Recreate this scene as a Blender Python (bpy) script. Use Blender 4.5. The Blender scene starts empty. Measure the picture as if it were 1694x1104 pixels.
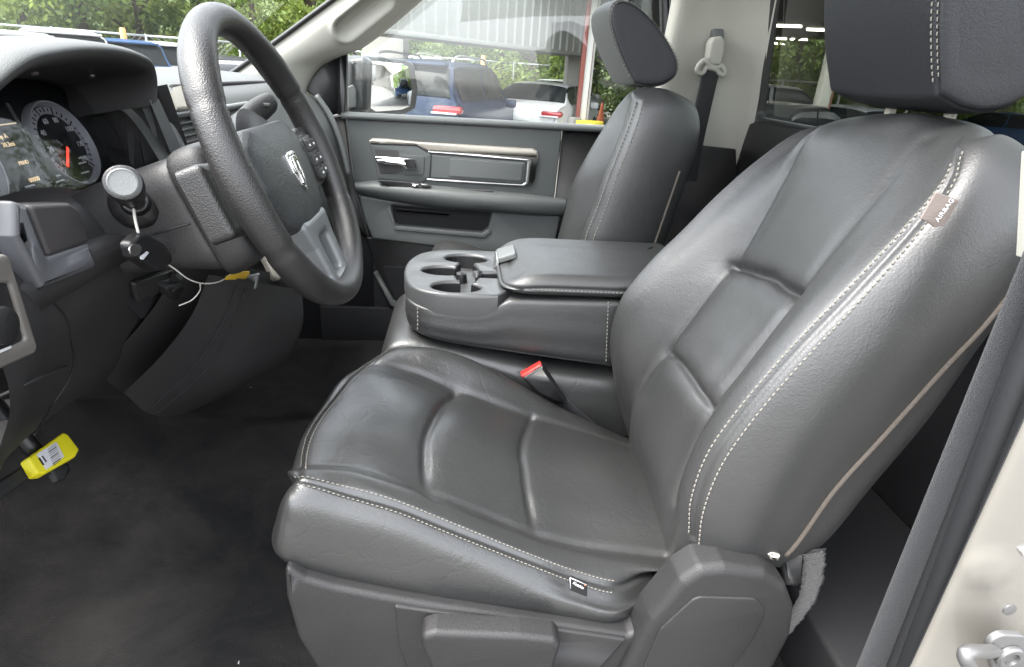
import bpy, bmesh, math, random
import numpy as np
from mathutils import Vector, Matrix, geometry

rnd = random.Random(7)
scene = bpy.context.scene
COL = scene.collection

# ------------------------------------------------------------------ camera
# truck frame: X to the tailgate, Y to the passenger side, Z up, z = 0 on the cab floor
W, H, FPX = 1694.0, 1104.0, 1000.0
CAM = np.array([0.0, -1.28, 0.95])
_y, _p, _r = np.radians([5.5, 23.6, 4.0])
FW = np.array([math.sin(_y) * math.cos(_p), math.cos(_y) * math.cos(_p), -math.sin(_p)])
_rt = np.array([math.cos(_y), -math.sin(_y), 0.0])
_up = np.cross(_rt, FW)
RT = _rt * math.cos(_r) + _up * math.sin(_r)
UP = -_rt * math.sin(_r) + _up * math.cos(_r)
cam = bpy.data.cameras.new('camera')
cam.sensor_width = 36.0
cam.lens = 36.0 * FPX / W
cam.clip_start = 0.02
cam.clip_end = 600
cam_ob = bpy.data.objects.new('camera', cam)
COL.objects.link(cam_ob)
cam_ob.matrix_world = Matrix(((RT[0], UP[0], -FW[0], CAM[0]), (RT[1], UP[1], -FW[1], CAM[1]),
                              (RT[2], UP[2], -FW[2], CAM[2]), (0, 0, 0, 1)))
scene.camera = cam_ob

# ------------------------------------------------------------------ light
world = bpy.data.worlds.new('World')
scene.world = world
world.use_nodes = True
wn = world.node_tree
wn.nodes.clear()
sky = wn.nodes.new('ShaderNodeTexSky')
sky.sky_type = 'NISHITA'
sky.sun_disc = False
SUN_EL, SUN_AZ = 62.0, 250.0      # degrees; azimuth of the sun seen from the truck, measured from +Y clockwise
sky.sun_elevation = math.radians(SUN_EL)
sky.sun_rotation = math.radians(SUN_AZ)
sky.air_density = 1.0
sky.dust_density = 2.0
sky.ozone_density = 1.0
bg = wn.nodes.new('ShaderNodeBackground')
bg.inputs['Strength'].default_value = 0.15
wo = wn.nodes.new('ShaderNodeOutputWorld')
hs_ = wn.nodes.new('ShaderNodeHueSaturation')      # a veiled, pale sky
hs_.inputs['Saturation'].default_value = 0.22
wn.links.new(sky.outputs[0], hs_.inputs['Color'])
wn.links.new(hs_.outputs[0], bg.inputs[0])
wn.links.new(bg.outputs[0], wo.inputs[0])
sun = bpy.data.lights.new('sun', 'SUN')
sun.energy = 1.1
sun.angle = math.radians(45)
sun.color = (1.0, 0.95, 0.88)
sun_ob = bpy.data.objects.new('sun', sun)
COL.objects.link(sun_ob)
_a, _e = math.radians(SUN_AZ), math.radians(SUN_EL)
sd = Vector((math.sin(_a) * math.cos(_e), math.cos(_a) * math.cos(_e), math.sin(_e)))
sun_ob.rotation_euler = sd.to_track_quat('Z', 'Y').to_euler()
sun_ob.location = sd * 20

scene.view_settings.view_transform = 'Standard'
scene.view_settings.look = 'None'
scene.view_settings.gamma = 1.0
scene.view_settings.use_curve_mapping = False
scene.view_settings.exposure = 3.2
scene.render.engine = 'CYCLES'
cy = scene.cycles
cy.use_denoising = True
try:
    cy.denoiser = 'OPENIMAGEDENOISE'
except Exception:
    pass
cy.max_bounces = 8
cy.diffuse_bounces = 4
cy.glossy_bounces = 4
cy.transmission_bounces = 6
cy.transparent_max_bounces = 12
cy.sample_clamp_indirect = 6.0
cy.caustics_reflective = False
cy.caustics_refractive = False

# ------------------------------------------------------------------ geometry helpers
def ray(px, py):
    return FW + RT * ((px - W / 2) / FPX) - UP * ((py - H / 2) / FPX)

def at(px, py, **k):
    """the point of the plane X=, Y= or Z= that the photograph shows at a pixel"""
    d = ray(px, py)
    a = next(iter(k))
    i = 'XYZ'.index(a)
    return CAM + d * ((k[a] - CAM[i]) / d[i])

def ats(L, Y):
    if not hasattr(Y, '__len__'):
        Y = [Y] * len(L)
    return np.array([at(x, y, Y=v) for (x, y), v in zip(L, Y)])

def onp(px, py, O, n):
    d = ray(px, py)
    return CAM + d * (np.dot(O - CAM, n) / np.dot(d, n))

def cr(P, segs):
    """centripetal Catmull-Rom along axis 0; segs samples for each interval"""
    P = np.asarray(P, float)
    K = P.shape[0]
    if not hasattr(segs, '__len__'):
        segs = [segs] * (K - 1)
    d = np.sqrt(np.maximum(np.linalg.norm(np.diff(P, axis=0), axis=-1), 1e-7))
    a = np.concatenate([2 * P[:1] - P[1:2], P, 2 * P[-1:] - P[-2:-1]])
    d = np.concatenate([d[:1], d, d[-1:]])
    t = np.concatenate([np.zeros_like(d[:1]), np.cumsum(d, axis=0)])[..., None]
    out = []
    for i in range(K - 1):
        p0, p1, p2, p3 = a[i], a[i + 1], a[i + 2], a[i + 3]
        t0, t1, t2, t3 = t[i], t[i + 1], t[i + 2], t[i + 3]
        m = segs[i]
        for q in range(m + (1 if i == K - 2 else 0)):
            u = t1 + (t2 - t1) * (q / m)
            A1 = (t1 - u) / (t1 - t0) * p0 + (u - t0) / (t1 - t0) * p1
            A2 = (t2 - u) / (t2 - t1) * p1 + (u - t1) / (t2 - t1) * p2
            A3 = (t3 - u) / (t3 - t2) * p2 + (u - t2) / (t3 - t2) * p3
            B1 = (t2 - u) / (t2 - t0) * A1 + (u - t0) / (t2 - t0) * A2
            B2 = (t3 - u) / (t3 - t1) * A2 + (u - t1) / (t3 - t1) * A3
            out.append((t2 - u) / (t2 - t1) * B1 + (u - t1) / (t2 - t1) * B2)
    return np.array(out)

def resample(P, n):
    """n points at even distances on the smooth curve through P"""
    Q = cr(P, 24) if len(P) > 2 else np.asarray(P, float)
    s = np.concatenate([[0], np.cumsum(np.linalg.norm(np.diff(Q, axis=0), axis=1))])
    u = np.linspace(0, s[-1], n)
    return np.stack([np.interp(u, s, Q[:, k]) for k in range(Q.shape[1])], 1)

def loft(rails, nu, segs):
    """grid (v, u, 3) through rails; each rail is first evened to nu points"""
    A = np.array([resample(r, nu) for r in rails])
    return cr(A, segs)

def normals(G, flip=False):
    du = np.gradient(G, axis=1)
    dv = np.gradient(G, axis=0)
    n = np.cross(du, dv)
    n /= np.maximum(np.linalg.norm(n, axis=-1, keepdims=True), 1e-12)
    return -n if flip else n

def dist_poly(G, Q):
    """distance of each grid point to polyline Q"""
    sh = G.shape[:-1]
    P = G.reshape(-1, 3)
    best = np.full(len(P), 9.0)
    for a, b in zip(Q[:-1], Q[1:]):
        ab = b - a
        L = max(np.dot(ab, ab), 1e-12)
        u = np.clip((P - a) @ ab / L, 0, 1)
        d = np.linalg.norm(P - (a + u[:, None] * ab), axis=1)
        best = np.minimum(best, d)
    return best.reshape(sh)

def groove(G, N, Q, depth, w):
    d = dist_poly(G, Q)
    return G - N * (depth * np.exp(-(d / w) ** 2))[..., None]

def root_of(o):
    while o.parent is not None:
        o = o.parent
    return o

def base_of(o):
    return np.array(root_of(o).location) if o is not None else np.zeros(3)

def mesh_obj(name, V, F, m, parent=None, smooth=True, label=None, sharp=None, kind=None):
    V = np.asarray(V, float) - base_of(parent)
    me = bpy.data.meshes.new(name)
    me.from_pydata(V.tolist(), [], [list(map(int, f)) for f in F])
    me.validate()
    me.update()
    if smooth:
        me.polygons.foreach_set('use_smooth', [True] * len(me.polygons))
        if sharp is not None:
            bm = bmesh.new()
            bm.from_mesh(me)
            lim = math.radians(sharp)
            for e in bm.edges:
                if len(e.link_faces) == 2 and e.calc_face_angle(0) > lim:
                    e.smooth = False
            bm.to_mesh(me)
            bm.free()
    if m is not None:
        me.materials.append(m)
    o = bpy.data.objects.new(name, me)
    COL.objects.link(o)
    if parent is not None:
        o.parent = parent
    if label:
        o['label'] = label
    if kind:
        o['kind'] = kind
    return o

def grid_faces(nv, nu, cv=False, cu=False):
    F = []
    for i in range(nv if cv else nv - 1):
        for j in range(nu if cu else nu - 1):
            F.append((i * nu + j, i * nu + (j + 1) % nu, ((i + 1) % nv) * nu + (j + 1) % nu, ((i + 1) % nv) * nu + j))
    return F

def surf(name, G, m, parent=None, cv=False, cu=False, flip=False, label=None, caps=False):
    nv, nu = G.shape[:2]
    F = grid_faces(nv, nu, cv, cu)
    V = G.reshape(-1, 3)
    if caps and cu:
        V = np.concatenate([V, G[:1].mean(1), G[-1:].mean(1)])
        c0, c1 = nv * nu, nv * nu + 1
        for j in range(nu):
            F.append((c0, (j + 1) % nu, j))
            F.append((c1, (nv - 1) * nu + j, (nv - 1) * nu + (j + 1) % nu))
    if flip:
        F = [f[::-1] for f in F]
    return mesh_obj(name, V, F, m, parent, label=label)

def thing(name, label, cat, base, group=None):
    o = bpy.data.objects.new(name, None)
    o.empty_display_size = 0.05
    COL.objects.link(o)
    o.location = Vector([float(v) for v in base])
    o['label'] = label
    o['category'] = cat
    o['kind'] = 'thing'
    if group:
        o['group'] = group
    return o

def tag(o, label, cat, group=None, kind=None):
    if label:
        o['label'] = label
    if cat:
        o['category'] = cat
        o['kind'] = 'thing'
    if group:
        o['group'] = group
    if kind:
        o['kind'] = kind
    return o

def struct(o, label=None):
    o['kind'] = 'structure'
    if label:
        o['label'] = label
    return o

def fillet(P, r, n=8):
    """round the corners of a closed 2D polygon; r one radius or one for each corner"""
    P = [np.array(p, float) for p in P]
    K = len(P)
    out = []
    for i in range(K):
        rr = r[i] if hasattr(r, '__len__') else r
        a, b, c = P[i - 1], P[i], P[(i + 1) % K]
        u, v = a - b, c - b
        lu, lv = np.linalg.norm(u), np.linalg.norm(v)
        if rr <= 0 or lu < 1e-9 or lv < 1e-9:
            out.append(b)
            continue
        u, v = u / lu, v / lv
        ang = math.acos(max(-1, min(1, float(np.dot(u, v)))))
        if ang > 3.1:
            out.append(b)
            continue
        d = min(rr / math.tan(ang / 2), lu * 0.49, lv * 0.49)
        A, C = b + u * d, b + v * d
        for k in range(n + 1):
            s = k / n
            out.append((1 - s) ** 2 * A + 2 * s * (1 - s) * b + s * s * C)
    return np.array(out)

def area2(P):
    return 0.5 * float(np.sum(P[:, 0] * np.roll(P[:, 1], -1) - np.roll(P[:, 0], -1) * P[:, 1]))

def inset(P, d):
    """shift a CCW polygon inwards by d"""
    e = np.roll(P, -1, 0) - P
    l = np.maximum(np.linalg.norm(e, axis=1, keepdims=True), 1e-9)
    n = np.stack([-e[:, 1], e[:, 0]], 1) / l
    m = n + np.roll(n, 1, 0)
    m /= np.maximum(np.linalg.norm(m, axis=1, keepdims=True), 1e-6)
    c = np.clip(np.sum(m * n, 1, keepdims=True), 0.4, 1)
    return P + m * d / c

def plate(name, P, fmap, thick, bev, m, parent=None, holes=(), nb=3, back=True, label=None, sharp=35):
    """a flat slab with rounded front edges: outline P (2D), fmap(a, b, h) -> 3D, h = 0 at its back, thick at its face"""
    loops = [np.array(P, float)] + [np.array(h, float) for h in holes]
    V, F, top, bot = [], [], [], []
    for k, L in enumerate(loops):
        if (area2(L) < 0) == (k == 0):
            L = L[::-1]
        rings = [(L, 0.0), (L, thick - bev)]
        for q in range(1, nb + 1):
            a = math.pi / 2 * q / nb
            rings.append((inset(L, bev * (1 - math.cos(a))), thick - bev + bev * math.sin(a)))
        base = len(V)
        n = len(L)
        for R, h in rings:
            V += [fmap(p[0], p[1], h) for p in R]
        for i in range(len(rings) - 1):
            for j in range(n):
                a0, a1 = base + i * n + j, base + i * n + (j + 1) % n
                F.append((a0, a1, a1 + n, a0 + n))
        top.append((rings[-1][0], base + (len(rings) - 1) * n))
        bot.append((rings[0][0], base))
    idx = [s + j for R, s in top for j in range(len(R))]
    tri = geometry.tessellate_polygon([[Vector((p[0], p[1], 0)) for p in R] for R, s in top])
    F += [tuple(idx[i] for i in t) for t in tri]
    if back:
        idx = [s + j for R, s in bot for j in range(len(R))]
        tri = geometry.tessellate_polygon([[Vector((p[0], p[1], 0)) for p in R] for R, s in bot])
        F += [tuple(idx[i] for i in t) for t in tri]
    o = mesh_obj(name, V, F, m, parent, smooth=True, sharp=sharp, label=label)
    bm = bmesh.new()
    bm.from_mesh(o.data)
    bmesh.ops.recalc_face_normals(bm, faces=bm.faces)
    bm.to_mesh(o.data)
    bm.free()
    return o

def mapY(Y):
    return lambda a, b, h: (a, Y - h, b)

def mapZ(Z):
    return lambda a, b, h: (a, b, Z + h)

def mapX(X):
    return lambda a, b, h: (X + h, a, b)

def mapF(O, U, V, N):
    O, U, V, N = [np.array(q, float) for q in (O, U, V, N)]
    return lambda a, b, h: tuple(O + U * a + V * b + N * h)

def pxY(L, Y):
    return [(p[0], p[2]) for p in ats(L, Y)]

def plateY(name, L, Y, thick, bev, m, parent=None, r=0.0, holes=(), hr=0.0, uf=0.5, **k):
    """slab whose outline is read at pixels on the plane Y"""
    return plate(name, fillet(pxY(L, Y - thick * uf), r), mapY(Y), thick, bev, m, parent,
                 holes=[fillet(pxY(h, Y - thick * uf), hr) for h in holes], **k)

def frames(P, up=None):
    P = np.asarray(P, float)
    T = np.gradient(P, axis=0)
    T /= np.maximum(np.linalg.norm(T, axis=1, keepdims=True), 1e-9)
    n = np.array(up if up is not None else (0.0, 0.0, 1.0), float)
    if abs(np.dot(n, T[0])) > 0.95:
        n = np.array((0.0, 1.0, 0.0))
    out = []
    for t in T:
        n = n - t * np.dot(n, t)
        n /= max(np.linalg.norm(n), 1e-9)
        out.append((n.copy(), np.cross(t, n)))
    return out

def tube(name, P, r, m, parent=None, n=10, closed=False, flat=1.0, up=None, label=None):
    """tube along P; r a radius or one for each point; flat scales the second cross axis"""
    P = np.asarray(P, float)
    fr = frames(P, up)
    R = r if hasattr(r, '__len__') else [r] * len(P)
    G = []
    for p, (a, b), q in zip(P, fr, R):
        G.append([p + q * (math.cos(2 * math.pi * k / n) * a + flat * math.sin(2 * math.pi * k / n) * b) for k in range(n)])
    return surf(name, np.array(G), m, parent, cv=closed, cu=True, label=label, caps=not closed)

def lathe(name, prof, O, axis, m, parent=None, n=28, label=None, sharp=40):
    """prof: (radius, height) pairs along axis from O"""
    a = Vector([float(v) for v in axis]).normalized()
    u = a.orthogonal().normalized()
    v = a.cross(u)
    O = Vector([float(q) for q in O])
    V = []
    for r, h in prof:
        for k in range(n):
            t = 2 * math.pi * k / n
            V.append(tuple(O + a * h + (u * math.cos(t) + v * math.sin(t)) * r))
    F = grid_faces(len(prof), n, False, True)
    F.append(tuple(range(n))[::-1])
    F.append(tuple((len(prof) - 1) * n + k for k in range(n)))
    o = mesh_obj(name, V, F, m, parent, sharp=sharp, label=label)
    return o

def bxm(c, s, R=None, bev=0.0, seg=2):
    """verts and faces of a bevelled box"""
    bm = bmesh.new()
    bmesh.ops.create_cube(bm, size=1.0)
    for v in bm.verts:
        v.co = Vector((v.co.x * s[0], v.co.y * s[1], v.co.z * s[2]))
    if bev > 0:
        bmesh.ops.bevel(bm, geom=bm.edges[:], offset=bev, segments=seg, profile=0.5, affect='EDGES')
    M = R if R is not None else Matrix.Identity(3)
    V = [tuple(M @ v.co + Vector([float(q) for q in c])) for v in bm.verts]
    bm.verts.index_update()
    F = [[v.index for v in f.verts] for f in bm.faces]
    bm.free()
    return V, F

def box(name, c, s, m, parent=None, R=None, bev=0.004, label=None, seg=2):
    V, F = bxm(c, s, R, bev, seg)
    return mesh_obj(name, V, F, m, parent, sharp=40, label=label)

def join(parts):
    V, F = [], []
    for v, f in parts:
        b = len(V)
        V += list(v)
        F += [[i + b for i in q] for q in f]
    return V, F

def stitches(name, P, N, m, parent, pitch=0.0075, ln=0.0052, r=0.0011, lift=0.0006):
    """a row of thread stitches along P (points on a surface, normals N)"""
    P = np.asarray(P, float)
    s = np.concatenate([[0], np.cumsum(np.linalg.norm(np.diff(P, axis=0), axis=1))])
    k = int(s[-1] / pitch)
    V, F = [], []
    for i in range(k):
        a = (i + 0.5) * pitch
        def ev(x):
            return (np.array([np.interp(x, s, P[:, c]) for c in range(3)]), np.array([np.interp(x, s, N[:, c]) for c in range(3)]))
        (p0, n0), (p1, n1) = ev(a - ln / 2), ev(a + ln / 2)
        t = p1 - p0
        t /= max(np.linalg.norm(t), 1e-9)
        sd_ = np.cross(n0, t) * r
        mid = (p0 + p1) / 2 + n0 * (r * 1.0 + lift)
        b = len(V)
        q0, q1 = p0 + n0 * lift * 0.2, p1 + n0 * lift * 0.2
        V += [q0, mid - t * ln * 0.3 + sd_, mid + t * ln * 0.3 + sd_, q1, mid + t * ln * 0.3 - sd_, mid - t * ln * 0.3 - sd_,
              mid - t * ln * 0.3 + n0 * r * 0.7, mid + t * ln * 0.3 + n0 * r * 0.7]
        F += [(b, b + 1, b + 6), (b, b + 6, b + 5), (b + 1, b + 2, b + 7, b + 6), (b + 6, b + 7, b + 4, b + 5), (b + 3, b + 7, b + 2), (b + 3, b + 4, b + 7)]
    return mesh_obj(name, V, F, m, parent, smooth=False)

# ------------------------------------------------------------------ materials
def outward(G, N):
    c = G.reshape(-1, 3).mean(0)
    return N if np.mean(np.sum(N * (G - c), -1)) > 0 else -N

ALB = 0.76
def mat(name, col, rough=0.5, metal=0.0, spec=0.5, bump=None, var=None, coat=0.0, sheen=0.0, aniso=None):
    """bump: (kind, scale, strength, distance); var: (scale, amount, second colour)"""
    m = bpy.data.materials.new(name)
    m.use_nodes = True
    nt = m.node_tree
    b = nt.nodes['Principled BSDF']
    if metal < 0.5:
        col = tuple(c * ALB for c in col)
        if var:
            var = (var[0], var[1], tuple(c * ALB for c in var[2]))
    b.inputs['Base Color'].default_value = (*col, 1)
    b.inputs['Roughness'].default_value = rough
    b.inputs['Metallic'].default_value = metal
    b.inputs['Specular IOR Level'].default_value = spec
    b.inputs['Coat Weight'].default_value = coat
    if sheen:
        b.inputs['Sheen Weight'].default_value = sheen
        b.inputs['Sheen Roughness'].default_value = 0.6
    tc = nt.nodes.new('ShaderNodeTexCoord')
    if var:
        nz = nt.nodes.new('ShaderNodeTexNoise')
        nz.inputs['Scale'].default_value = var[0]
        nz.inputs['Detail'].default_value = 6
        nz.inputs['Roughness'].default_value = 0.6
        nt.links.new(tc.outputs['Object'], nz.inputs['Vector'])
        rp = nt.nodes.new('ShaderNodeMapRange')
        rp.inputs['From Min'].default_value = 0.35
        rp.inputs['From Max'].default_value = 0.7
        rp.inputs['To Max'].default_value = var[1]
        nt.links.new(nz.outputs['Fac'], rp.inputs['Value'])
        mx = nt.nodes.new('ShaderNodeMix')
        mx.data_type = 'RGBA'
        mx.inputs[6].default_value = (*col, 1)
        mx.inputs[7].default_value = (*var[2], 1)
        nt.links.new(rp.outputs[0], mx.inputs[0])
        nt.links.new(mx.outputs[2], b.inputs['Base Color'])
        rr = nt.nodes.new('ShaderNodeMapRange')
        rr.inputs['To Min'].default_value = max(0.0, rough - 0.08)
        rr.inputs['To Max'].default_value = min(1.0, rough + 0.12)
        nt.links.new(nz.outputs['Fac'], rr.inputs['Value'])
        nt.links.new(rr.outputs[0], b.inputs['Roughness'])
    if bump:
        last = None
        for kind, sc, st, dist in (bump if isinstance(bump[0], tuple) else (bump,)):
            if kind == 'cell':
                t = nt.nodes.new('ShaderNodeTexVoronoi')
                t.inputs['Scale'].default_value = sc
                out = t.outputs['Distance']
            elif kind == 'crease':
                t = nt.nodes.new('ShaderNodeTexVoronoi')
                t.feature = 'DISTANCE_TO_EDGE'
                t.inputs['Scale'].default_value = sc
                dn = nt.nodes.new('ShaderNodeTexNoise')
                dn.inputs['Scale'].default_value = sc * 1.7
                dn.inputs['Detail'].default_value = 5
                nt.links.new(tc.outputs['Object'], dn.inputs['Vector'])
                va = nt.nodes.new('ShaderNodeVectorMath')
                va.operation = 'MULTIPLY_ADD'
                va.inputs[1].default_value = (0.09, 0.09, 0.09)
                nt.links.new(dn.outputs['Color'], va.inputs[0])
                nt.links.new(tc.outputs['Object'], va.inputs[2])
                nt.links.new(va.outputs[0], t.inputs['Vector'])
                mr = nt.nodes.new('ShaderNodeMapRange')
                mr.inputs['From Max'].default_value = 0.05
                nt.links.new(t.outputs['Distance'], mr.inputs['Value'])
                out = mr.outputs[0]
            elif kind == 'line':
                t = nt.nodes.new('ShaderNodeTexWave')
                t.inputs['Scale'].default_value = sc
                out = t.outputs['Fac']
            else:
                t = nt.nodes.new('ShaderNodeTexNoise')
                t.inputs['Scale'].default_value = sc
                t.inputs['Detail'].default_value = 4
                out = t.outputs['Fac']
            if kind != 'crease':
                nt.links.new(tc.outputs['Object'], t.inputs['Vector'])
            bp = nt.nodes.new('ShaderNodeBump')
            bp.inputs['Strength'].default_value = st
            bp.inputs['Distance'].default_value = dist
            nt.links.new(out, bp.inputs['Height'])
            if last is not None:
                nt.links.new(last.outputs[0], bp.inputs['Normal'])
            last = bp
        nt.links.new(last.outputs[0], b.inputs['Normal'])
    return m

def emis(name, col, st):
    m = bpy.data.materials.new(name)
    m.use_nodes = True
    nt = m.node_tree
    b = nt.nodes['Principled BSDF']
    b.inputs['Base Color'].default_value = (*col, 1)
    b.inputs['Emission Color'].default_value = (*col, 1)
    b.inputs['Emission Strength'].default_value = st
    b.inputs['Roughness'].default_value = 0.5
    return m

def glass(name, tint, refl=1.0):
    """thin pane: see-through with a fresnel reflection"""
    m = bpy.data.materials.new(name)
    m.use_nodes = True
    nt = m.node_tree
    nt.nodes.clear()
    o = nt.nodes.new('ShaderNodeOutputMaterial')
    t = nt.nodes.new('ShaderNodeBsdfTransparent')
    t.inputs[0].default_value = (*tint, 1)
    g = nt.nodes.new('ShaderNodeBsdfGlossy')
    g.inputs['Roughness'].default_value = 0.01
    g.inputs['Color'].default_value = (refl, refl, refl, 1)
    geo = nt.nodes.new('ShaderNodeNewGeometry')
    dot = nt.nodes.new('ShaderNodeVectorMath')
    dot.operation = 'DOT_PRODUCT'
    nt.links.new(geo.outputs['Incoming'], dot.inputs[0])
    nt.links.new(geo.outputs['Normal'], dot.inputs[1])
    def mth(op, a, b=None):
        n = nt.nodes.new('ShaderNodeMath')
        n.operation = op
        for i, v in enumerate((a, b)):
            if v is None:
                continue
            if isinstance(v, (int, float)):
                n.inputs[i].default_value = v
            else:
                nt.links.new(v, n.inputs[i])
        return n.outputs[0]
    ab = mth('ABSOLUTE', dot.outputs['Value'])
    pw = mth('POWER', mth('SUBTRACT', 1.0, ab), 5.0)
    fr = mth('ADD', mth('MULTIPLY', pw, 0.96), 0.04)
    mx = nt.nodes.new('ShaderNodeMixShader')
    nt.links.new(fr, mx.inputs[0])
    nt.links.new(t.outputs[0], mx.inputs[1])
    nt.links.new(g.outputs[0], mx.inputs[2])
    nt.links.new(mx.outputs[0], o.inputs['Surface'])
    return m

LEATHER = mat('grey_leather', (0.0278, 0.0284, 0.0284), 0.35, spec=0.85,
              bump=(('noise', 10, 0.07, 0.02), ('crease', 12, 0.07, 0.004), ('crease', 27, 0.04, 0.003), ('cell', 420, 0.15, 0.0012), ('noise', 150, 0.05, 0.002)), var=(7, 0.35, (0.035, 0.035, 0.034)))
LEATHER_SIDE = mat('grey_leather_side', (0.0308, 0.0313, 0.0315), 0.43, spec=0.75,
                   bump=(('noise', 12, 0.07, 0.02), ('crease', 17, 0.045, 0.004), ('cell', 380, 0.17, 0.0012), ('noise', 160, 0.07, 0.002)), var=(9, 0.35, (0.037, 0.037, 0.0365)))
LEATHER_DARK = mat('charcoal_leather', (0.020, 0.021, 0.025), 0.5, spec=0.4, bump=(('cell', 600, 0.2, 0.002), ('noise', 200, 0.2, 0.002)))
PIPING = mat('tan_piping', (0.098, 0.083, 0.070), 0.8, bump=('noise', 700, 0.5, 0.002))
THREAD = mat('pale_thread', (0.20, 0.19, 0.165), 0.85)
THREAD_DULL = mat('dull_thread', (0.20, 0.195, 0.18), 0.8)
PLASTIC = mat('charcoal_plastic', (0.018, 0.0178, 0.0184), 0.52, spec=0.45, bump=(('cell', 700, 0.25, 0.0015), ('noise', 320, 0.2, 0.001)), var=(12, 0.4, (0.024, 0.0235, 0.024)))
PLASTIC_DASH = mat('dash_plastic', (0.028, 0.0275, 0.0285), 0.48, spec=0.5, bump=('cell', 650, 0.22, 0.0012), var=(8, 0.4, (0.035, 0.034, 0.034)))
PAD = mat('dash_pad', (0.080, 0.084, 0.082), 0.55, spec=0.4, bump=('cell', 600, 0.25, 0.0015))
PLASTIC_GREY = mat('mid_grey_plastic', (0.125, 0.133, 0.131), 0.42, spec=0.45, bump=('cell', 600, 0.2, 0.0012), var=(6, 0.4, (0.136, 0.144, 0.142)))
DOOR_GREY = mat('door_grey_vinyl', (0.100, 0.108, 0.106), 0.42, spec=0.5, bump=('cell', 500, 0.22, 0.0015), var=(6, 0.4, (0.110, 0.119, 0.116)))
DOOR_BROWN_SHADE = mat('shaded_brown_vinyl', (0.055, 0.053, 0.053), 0.55)  # brown-grey door panels, and shade painted into the recesses as a darker tone
BLACK = mat('black_plastic', (0.012, 0.012, 0.013), 0.4, bump=('cell', 500, 0.2, 0.001))
BLACK_MATTE = mat('black_matte', (0.010, 0.010, 0.012), 0.75)
RUBBER = mat('black_rubber', (0.016, 0.017, 0.019), 0.6, spec=0.4, bump=('noise', 260, 0.3, 0.001))
FLOCK = mat('flocked_seal', (0.022, 0.024, 0.028), 0.95, spec=0.1, bump=('noise', 900, 0.8, 0.003), sheen=0.15)
CHROME = mat('chrome', (0.75, 0.75, 0.76), 0.09, metal=1.0)
SATIN = mat('satin_metal', (0.60, 0.60, 0.60), 0.3, metal=1.0)
SILVER_TRIM = mat('champagne_trim', (0.55, 0.51, 0.44), 0.38, metal=0.35, var=(5, 0.4, (0.5, 0.46, 0.40)))
BEIGE = mat('pale_grey_trim', (0.47, 0.46, 0.41), 0.6, spec=0.3, bump=('cell', 500, 0.2, 0.001), var=(4, 0.35, (0.43, 0.42, 0.37)))
BODY = mat('cream_paint', (0.205, 0.194, 0.172), 0.34, spec=0.5, coat=0.4, var=(9, 0.4, (0.19, 0.178, 0.157)))
STEEL = mat('grey_steel', (0.15, 0.15, 0.15), 0.42, metal=0.6)
WHEEL_LEATHER = mat('wheel_leather', (0.017, 0.0165, 0.0165), 0.36, spec=0.5, bump=(('cell', 620, 0.30, 0.0012), ('noise', 520, 0.25, 0.0012)), var=(30, 0.4, (0.023, 0.021, 0.020)))
HUB = mat('hub_vinyl', (0.026, 0.029, 0.030), 0.42, spec=0.45, bump=(('cell', 380, 0.3, 0.0015),), var=(30, 0.3, (0.042, 0.045, 0.046)))
SPOKE = mat('spoke_grey', (0.15, 0.16, 0.165), 0.42, metal=0.3)
BELT = mat('belt_webbing', (0.022, 0.023, 0.026), 0.8, bump=('line', 160, 0.5, 0.002))
RED_BTN = mat('red_button', (0.62, 0.03, 0.025), 0.4)
YELLOW_TAG = mat('yellow_tag', (0.86, 0.77, 0.02), 0.45)
AMBER_TAG = mat('amber_tag', (0.80, 0.50, 0.02), 0.5)
WHITE_STICKER = mat('white_sticker', (0.75, 0.75, 0.78), 0.5)
INK = mat('ink', (0.03, 0.03, 0.035), 0.6)
STRING = mat('white_string', (0.62, 0.61, 0.56), 0.8)
IVORY = mat('ivory_plastic', (0.50, 0.48, 0.41), 0.45)
DIAL = mat('dial_black', (0.008, 0.009, 0.011), 0.35)
DIAL_RING = mat('dial_ring', (0.42, 0.43, 0.46), 0.45, metal=0.2)
DIAL_INK = mat('dial_white', (0.70, 0.72, 0.75), 0.5)
NEEDLE = emis('needle_red', (0.80, 0.05, 0.03), 0.25)
SCREEN = emis('screen_text', (0.75, 0.58, 0.35), 0.10)
MIRROR = mat('mirror_glass', (0.86, 0.88, 0.9), 0.015, metal=1.0)
CLEAR = glass('window_glass', (0.96, 0.98, 0.97))
TINTED = glass('tinted_glass', (0.52, 0.54, 0.52))
LENS = glass('cluster_lens', (0.95, 0.95, 0.96), 0.32)

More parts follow.
